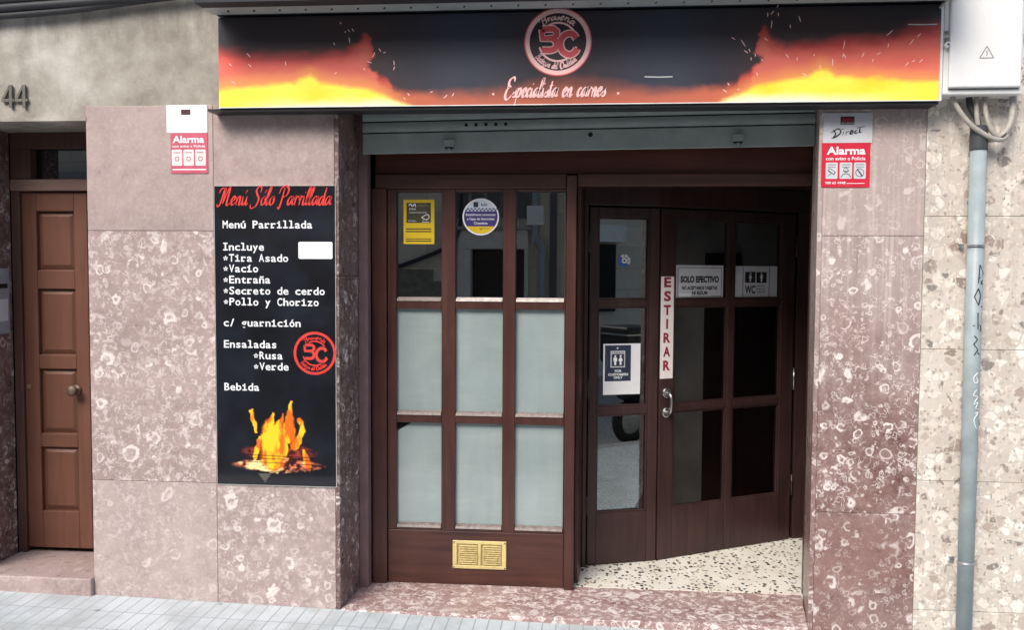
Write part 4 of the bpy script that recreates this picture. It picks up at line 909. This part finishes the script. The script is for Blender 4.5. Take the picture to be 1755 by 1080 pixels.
sh = Sheet(); pw, ph = .350, .200; sh.slab(0, 0, pw, ph, M['paper2'], .001)
for a in ((.012, .010, pw - .012, .0135), (.012, ph - .016, pw - .012, ph - .0125), (.012, .0135, .0155, ph - .016), (pw - .0155, .0135, pw - .012, ph - .016)): sh.rect(*a, M['ink'], 1)
sh.text('SOLO EFECTIVO', pw / 2, .098, .040, M['ink'], 1, .055, width=.285, align='c'); sh.text('NO ACEPTAMOS TARJETAS', pw / 2, .054, .022, M['ink'], 1, .05, width=.262, align='c'); sh.text('NI BIZUM', pw / 2, .024, .022, M['ink'], 1, .05, width=.115, align='c')
sh.rect(.02, .012, .11, .03, M['paper'], 2)
o = sh.build('cash_notice', on_leaf(B, ra, .124, .0195, 1.5715), ra); tag(o, 'framed paper notice SOLO EFECTIVO on the wide door leaf', 'notice')
sh = Sheet(); pw, ph = .338, .198; q = lambda x, y: ((x - 240) / 910. * pw, (935 - y) / 690. * ph)
sh.slab(0, 0, pw, ph, M['paper2'], .001)
for x in (415, 978): sh.rect(*q(x - 7, 930), *q(x + 7, 262), M['ink_soft'], 1)
sh.rect(*q(458, 605), *q(675, 368), M['ink'], 1, r=.003); sh.rect(*q(700, 608), *q(918, 372), M['ink'], 1, r=.003)
person_icon(570, 485, .056, M['paper'], 2, True, q); person_icon(808, 487, .056, M['paper'], 2, False, q)
sh.text('WC', *q(458, 835), .052, M['ink'], 1, .035, width=.084)
for tx, y in (('USO SOLO', 695), ('PARA LOS', 762), ('CLIENTES', 825)): sh.text(tx, *q(712, y), .0115, M['ink_soft'], 1, .03, width=.068)
o = sh.build('toilet_notice', on_leaf(B, ra, .562, .0195, 1.5715), ra); tag(o, 'laminated WC notice with two black pictogram squares on the wide door leaf', 'notice')

# brass vent grille on the kick panel
vg = thing('vent_grille', 'brass coloured ventilation grille screwed to the panel under the window', 'vent', (-.57, F, .17))
gx0, gx1, gz0, gz1 = -.718, -.422, .094, .25; fy = F + .002
m = MB(); m.box(gx0, gx1, fy - .010, fy, gz1 - .019, gz1); m.box(gx0, gx1, fy - .010, fy, gz0, gz0 + .019)
m.box(gx0, gx0 + .024, fy - .010, fy, gz0 + .0195, gz1 - .0195); m.box(gx1 - .024, gx1, fy - .010, fy, gz0 + .0195, gz1 - .0195); m.box(-.577, -.561, fy - .010, fy, gz0 + .0195, gz1 - .0195)
m.build('frame', M['brass_pale'], vg, bevel=.003)
for a, b in ((gx0 + .0245, -.5775), (-.5605, gx1 - .0245)):
    m = MB(); m.box(a, b, fy - .002, fy, gz0 + .0195, gz1 - .0195)
    for k in range(9): z = gz0 + .024 + k * .0122; m.xprism([(fy - .0085, z), (fy - .002, z + .0065), (fy - .002, z + .0095), (fy - .0085, z + .003)], a + .012, b - .004)
    m.build('louvre_panel', plain('dull_brass', lin(188, 168, 112), .5, .3, var=.25, scale=60), vg)
for x in (gx0 + .008, gx1 - .008):
    for z in (gz0 + .008, gz1 - .008): MB().tube([(x, fy - .010, z), (x, fy - .012, z)], .004, 10).build('screw', M['ink_soft'], vg)

# ================================================================== electrics on the right
eb = thing('electrical_cabinet', 'white electrical cabinet with warning triangle at the right end of the sign', 'cabinet', (1.78, 0, 2.54))
bx0, bx1 = 1.607, 1.955
m = MB(); m.box(bx0, bx1, -.115, .0, 2.545, 3.02); m.build('case', M['box'], eb, bevel=.006)
m = MB(); m.box(bx0 + .02, bx1 - .014, -.136, -.1155, 2.572, 2.99); m.build('door', M['box'], eb, bevel=.008, seg=3)
m = MB(); m.box(bx0 + .024, bx1 - .018, -.1165, -.113, 2.566, 2.5715); m.build('door_shadow_line', M['box_seam'], eb)  # grey strip painted in for the shade under the cabinet door
m = MB(); m.box(bx0 + .002, bx0 + .016, -.128, -.1155, 2.78, 2.80); m.box(bx0 + .002, bx0 + .016, -.128, -.1155, 2.818, 2.83); m.build('latch_slot', M['box_seam'], eb, bevel=.002)
m = MB(); m.tube([(bx0 + .010, -.115, 2.765), (bx0 + .010, -.138, 2.765), (bx0 + .010, -.142, 2.765)], [.013, .013, .009], 20); o = m.build('lock', M['box'], eb); MB().tube([(bx0 + .010, -.1422, 2.765), (bx0 + .010, -.1435, 2.765)], .006, 12).build('key_slot', M['ink_soft'], o)
for z in (2.60, 2.66): MB().tube([(bx1 - .006, -.115, z), (bx1 - .006, -.119, z)], .004, 8).build('screw', M['box_seam'], eb)
sh = Sheet(.0003); t = [(0, 0), (.060, 0), (.030, .052)]
for i in range(3): sh.stroke([t[i], t[(i + 1) % 3]], .0032, M['ink_soft'], 1 + .2 * i)
sh.stroke([(.032, .034), (.027, .024), (.033, .024), (.029, .010)], .0028, M['ink_soft'], 2)
o = sh.build('warning_triangle', (0, 0, 0), 0, eb); o.location = (1.757 - 1.78, -.1365, 2.703 - 2.54)

pipe = thing('conduit_pipe', 'blue grey metal conduit with scribbled marks running down the cream wall', 'pipe', (1.80, -.045, -.06))
PX, PY, PR = 1.803, -.045, .0355
m = MB(); m.tube([(PX + .004, PY, -.1), (PX + .002, PY, 1.1), (PX, PY, 2.325)], PR, 32); m.build('tube', M['pipe'], pipe, smooth=True)
m = MB(); m.tube([(PX, PY, 2.30), (PX, PY, 2.31), (PX, PY, 2.41), (PX, PY, 2.415)], [.037, .0385, .0385, .030], 28, caps=True); m.build('collar', M['cap'], pipe, smooth=False)
for z in (1.857, .36):
    m = MB()
    for k in range(2):
        pts = [(PX + .001 + (PR + .003) * math.cos(R(a)), PY + (PR + .003) * math.sin(R(a)), z + k * .006) for a in range(180, 361, 12)]
        m.tube(pts, .0032, 6)
    m.box(PX - PR - .022, PX - PR - .002, -.012, .003, z - .008, z + .014); m.box(PX + PR + .002, PX + PR + .022, -.012, .003, z - .008, z + .014); m.build('bracket', M['zinc'], pipe)
def pipe_pt(s_, z): a = s_ / PR; rr = PR + .0006; return (PX + .001 + rr * math.sin(a), PY - rr * math.cos(a), z)
def scrib(strokes, wd, mat, name):
    m = MB()
    for st in strokes:
        pts = crom(st, 5) if len(st) > 2 else st
        m.tube([pipe_pt(a, b) for a, b in pts], wd, 5)
    m.build(name, mat, pipe)
zc = lambda y: 1.857 - (y - 20) / 3.375 * .00292; uc = lambda x, y: (x - 92 + (y - 100) * .03) / 3.375 * .00285
def G(*p): return [(uc(x, y), zc(y)) for x, y in p]
scrib([G((100, 120), (92, 215)), G((102, 122), (128, 165)), G((128, 165), (94, 195)), G((108, 205), (118, 222)), G((120, 200), (106, 222)),
       G((92, 245), (72, 290)), G((72, 290), (92, 335)), G((92, 335), (106, 285)), G((106, 285), (92, 245)), G((110, 340), (122, 345)),
       G((90, 375), (90, 465)), G((66, 445), (112, 460)), G((100, 440), (112, 460), (102, 475)), G((72, 500), (88, 520)), G((88, 520), (68, 545)), G((68, 545), (90, 575)), G((90, 575), (70, 605)), G((88, 590), (100, 600))], .0026, M['ink'], 'black_scribble')
scrib([G((90, 700), (68, 725), (75, 755), (92, 745), (82, 725)), G((85, 790), (66, 820), (90, 830), (70, 860)), G((66, 870), (95, 860), (80, 890), (105, 900)), G((75, 920), (98, 915), (70, 950), (78, 990), (92, 1005))], .0018, M['white'], 'white_scribble')

def cable(name, label, pts, r, mat, grp=None, n=8):
    P = crom(pts, n); m = MB(); m.tube(P, r, 12); c = P[0]
    o = m.build(name, mat, None, loc=c, smooth=True); return tag(o, label, 'cable', grp)
Yc = -.05
cable('electrical_cable', 'thick grey cable looping from the left underside of the cabinet', [(1.672, -.06, 2.548), (1.69, -.07, 2.50), (1.735, -.08, 2.43), (1.80, -.085, 2.375), (1.87, -.08, 2.345), (1.91, -.075, 2.36), (1.90, -.06, 2.39)], .0115, M['cable'])
cable('electrical_cable', 'grey cable hanging from the middle of the cabinet behind the loop', [(1.785, -.05, 2.548), (1.785, -.055, 2.47), (1.80, -.06, 2.39), (1.85, -.062, 2.35), (1.895, -.06, 2.368)], .011, M['cable'])
cable('electrical_cable', 'grey cable hanging straight then curving right below the cabinet', [(1.822, -.05, 2.548), (1.822, -.06, 2.48), (1.84, -.07, 2.40), (1.878, -.074, 2.36), (1.915, -.068, 2.372)], .011, M['cable'])
cable('electrical_cable', 'thickest grey cable dropping from the right end of the cabinet into the tied bundle', [(1.945, -.05, 2.548), (1.945, -.055, 2.49), (1.93, -.066, 2.42), (1.90, -.072, 2.372), (1.86, -.055, 2.352), (1.825, -.04, 2.36)], .0155, M['cable'])
cable('electrical_cable', 'dark cable running from the cabinet straight into the conduit collar', [(1.755, -.04, 2.548), (1.762, -.043, 2.50), (1.79, -.045, 2.45), (PX, -.045, 2.40)], .014, M['cable_dark'])
m = MB()
pts = [(1.895 + .014 * math.cos(R(a)), -.07 + .022 * math.sin(R(a)), 2.364 + .012 * math.cos(R(a))) for a in range(0, 361, 20)]; m.tube(pts, .003, 6); tag(m.build('cable_tie', M['cable_dark'], None, loc=(1.895, -.07, 2.364)), 'small dark tie holding the looped grey cables together', 'cable tie')
cable('electrical_cable', 'short grey cable slanting over the top right corner of the flame sign', [(1.578, -.13, 2.93), (1.60, -.145, 2.955), (1.64, -.15, 2.99), (1.70, -.13, 3.1)], .006, M['cable'])
# cables along the stucco, top left
for k, (z0, z1, r_, lbl) in enumerate(((3.012, 3.075, .018, 'lowest sagging black cable along the stucco above the house number'), (3.045, 3.085, .022, 'thick black cable along the stucco second from the bottom'), (3.075, 3.10, .014, 'thin dark cable along the stucco above the thick one'), (3.10, 3.13, .02, 'topmost dark cable along the stucco at the upper left edge'))):
    cable('wall_cable', lbl, [(-4.5, -.02 - .01 * k, z0 + .03), (-3.4, -.03 - .012 * k, z0 - .01), (-2.7, -.03 - .012 * k, z0 + .012), (-2.2, -.03 - .01 * k, z1), (-1.85, -.03 - .01 * k, z1 + .03)], r_, M['cable_dark'], 'cables along the stucco')

# ================================================================== across the street (seen in the glass)
ob = thing('opposite_building', 'pale house with doorway and balconies across the street, seen mirrored in the shop glass', 'building', (0, -9.6, 0))
m = MB(); xs = [-22, -14, -6, -1.95, -1.2, 5.5, 6.5, 14, 24, 40]
door_x = [(-14.0, -13.1), (-1.95, -1.05), (5.6, 6.5), (12.4, 15.0)]
cur = -30
for a, b in door_x: m.box(cur, a, -9.95, -9.6, -1, 2.1); cur = b
m.box(cur, 45, -9.95, -9.6, -1, 2.1); m.box(-30, 45, -9.95, -9.6, 2.1, 3.4)
wz = [(3.9, 6.0)]; wx = [-20 + 3.2 * k for k in range(20)]
z = 3.4
for a, b in wz:
    m.box(-30, 45, -9.95, -9.6, z, a); c = -30
    for x in wx: m.box(c, x, -9.95, -9.6, a, b); c = x + 1.1
    m.box(c, 45, -9.95, -9.6, a, b); z = b
m.box(-30, 45, -9.95, -9.6, z, 7.2); m.box(-30, 45, -12, -9.96, -1, 7.15); m.build('wall', M['opp'], ob)
m = MB().box(-30, 45, -9.6, -9.5, 3.30, 3.42); m.build('cornice', M['kerb'], ob)
for a, b in door_x: MB().box(a, b, -9.86, -9.8, -1, 2.1).build('door', M['scooter'] if b - a < 2 else M['shutter'], ob)
for (a, b) in wz:
    for x in wx:
        if -8 < x < 26:
            f = MB().box(x, x + 1.1, -9.86, -9.82, a, b).build('window', M['shutter_dark'], ob)
            bl = MB().box(x - .3, x + 1.4, -9.6, -9.0, a - .16, a).build('balcony', M['kerb'], ob)
            r_ = MB()
            for k in range(12): r_.box(x - .28 + k * .148, x - .265 + k * .148, -9.03, -9.015, a, a + .95)
            r_.box(x - .3, x + 1.4, -9.035, -9.01, a + .95, a + .99); r_.build('railing', M['cable_dark'], bl)
m = MB(); m.box(-2.17, -1.955, -9.6, -9.55, -.2, 2.1); m.box(-1.045, -.98, -9.6, -9.55, -.2, 2.1); m.box(-2.17, -.98, -9.6, -9.54, 2.102, 2.42); m.build('door_surround', plain('pale_lime_render', lin(216, 212, 204), .8), ob, bevel=.01)
m = MB(); m.box(-2.3, -.9, -9.6, -9.48, 2.425, 2.48); m.build('door_hood', M['kerb'], ob)
m = MB()
for k in range(5): m.box(-2.2 + k * .26, -2.0 + k * .26, -9.6, -9.52, 2.62, 3.28)
m.build('louvre', M['ink_soft'], ob)
m = MB(); m.box(-6, -2.35, -9.6, -9.56, -.2, 1.55); m.box(-6, -2.6, -9.6, -9.565, 1.552, 1.75); m.build('plinth', plain('rough_grey_plinth', lin(128, 124, 112), .9, var=.4, scale=9), ob)
m = MB(); m.tube(crom([(-6, -9.54, 1.3), (-4, -9.53, 1.6), (-2.9, -9.53, 1.9), (-2.2, -9.53, 2.3), (-2.1, -9.53, 3.2)], 6), .035, 8); m.build('cable', M['cable_dark'], ob)
m = MB(); m.box(-1.0, -.72, -9.6, -9.45, 2.5, 2.82); m.build('meter_box', M['box'], ob)
m = MB(); m.tube([(-.36, -9.55, 3.2), (-.36, -9.55, 2.0)], .02, 8); m.build('conduit', M['white_trim'], ob)
m = MB(); m.box(-.62, -.50, -9.6, -9.57, -.2, 3.28); m.build('corner_strip', M['ink_soft'], ob)
m = MB(); m.box(7.2, 8.6, -9.6, -9.52, .9, 2.3); m.build('shop_window', M['void'], ob)
m = MB(); m.box(7.0, 8.8, -9.6, -9.45, 2.35, 2.7); m.build('awning_box', M['white_trim'], ob)
dp = MB(); dp.tube(crom([(-.86, -9.52, 7.0), (-.86, -9.52, 2.6), (-.86, -9.5, 2.35), (-.74, -9.5, 2.1), (-.74, -9.52, 1.9), (-.74, -9.52, .1)], 4), .06, 12); tag(dp.build('drainpipe', M['pipe'], None, loc=(-.74, -9.52, .1)), 'vertical drainpipe on the house across the street, mirrored in the shop window', 'pipe')

# parked scooter, mirrored in the door panes
sc_ = thing('delivery_scooter', 'dark scooter with a black top box parked at the kerb, mirrored in the door glass', 'scooter', (4.1, -2.9, gz(4.1) - .13))
bz = gz(4.1) - .13
def wheel(x):
    m = MB()
    pts = [(x + .2 * math.cos(R(a)), -2.9, bz + .25 + .2 * math.sin(R(a))) for a in range(0, 361, 15)]; m.tube(pts, .055, 10, caps=False); t = m.build('wheel', M['rubber'], sc_, smooth=True)
    m = MB(); m.tube([(x, -2.93, bz + .25), (x, -2.87, bz + .25)], .14, 20); m.build('rim', M['zinc'], t)
wheel(3.45); wheel(4.75)
m = MB(); m.tube(crom([(3.3, -2.9, bz + .62), (3.55, -2.9, bz + .62), (3.85, -2.9, bz + .5), (4.1, -2.9, bz + .32), (4.4, -2.9, bz + .32), (4.58, -2.9, bz + .55), (4.62, -2.9, bz + .95)], 5), [.10, .13, .15, .16, .17, .17, .16, .15, .15, .14, .13, .12, .12, .11, .11, .11, .11, .11, .11, .11, .12, .13, .14, .14, .14, .13, .12, .11, .10, .09, .08], 14); m.build('body', M['scooter'], sc_, smooth=True)
m = MB(); m.box(3.4, 4.1, -3.03, -2.77, bz + .68, bz + .80); m.build('seat', M['rubber'], sc_, bevel=.04, seg=4)
m = MB(); m.box(3.18, 3.66, -3.15, -2.65, bz + .93, bz + 1.36); o = m.build('top_box', M['black'], sc_, bevel=.04, seg=3)
MB().box(3.17, 3.67, -3.16, -2.64, bz + 1.26, bz + 1.28).build('lid_band', M['zinc'], o)
m = MB(); m.box(3.3, 3.55, -2.96, -2.84, bz + .74, bz + .93); m.build('rack', M['zinc'], sc_)
m = MB(); m.tube([(4.62, -3.22, bz + 1.02), (4.66, -2.9, bz + .98), (4.62, -2.58, bz + 1.02)], .018, 10); hb_ = m.build('handlebar', M['black'], sc_)
for y in (-3.18, -2.62):
    m = MB(); m.tube([(4.62, y, bz + 1.02), (4.6, y - .03, bz + 1.2)], .008, 8); m.tube([(4.59, y, bz + 1.24), (4.61, y, bz + 1.24)], .06, 16); m.build('mirror', M['zinc'], hb_)
MB().tube([(4.70, -2.9, bz + .9), (4.76, -2.9, bz + .9)], [.09, .07], 18).build('headlight', M['lamp'], sc_)
m = MB(); m.tube([(4.62, -2.9, bz + .85), (4.75, -2.9, bz + .25)], .035, 10); m.build('fork', M['zinc'], sc_)
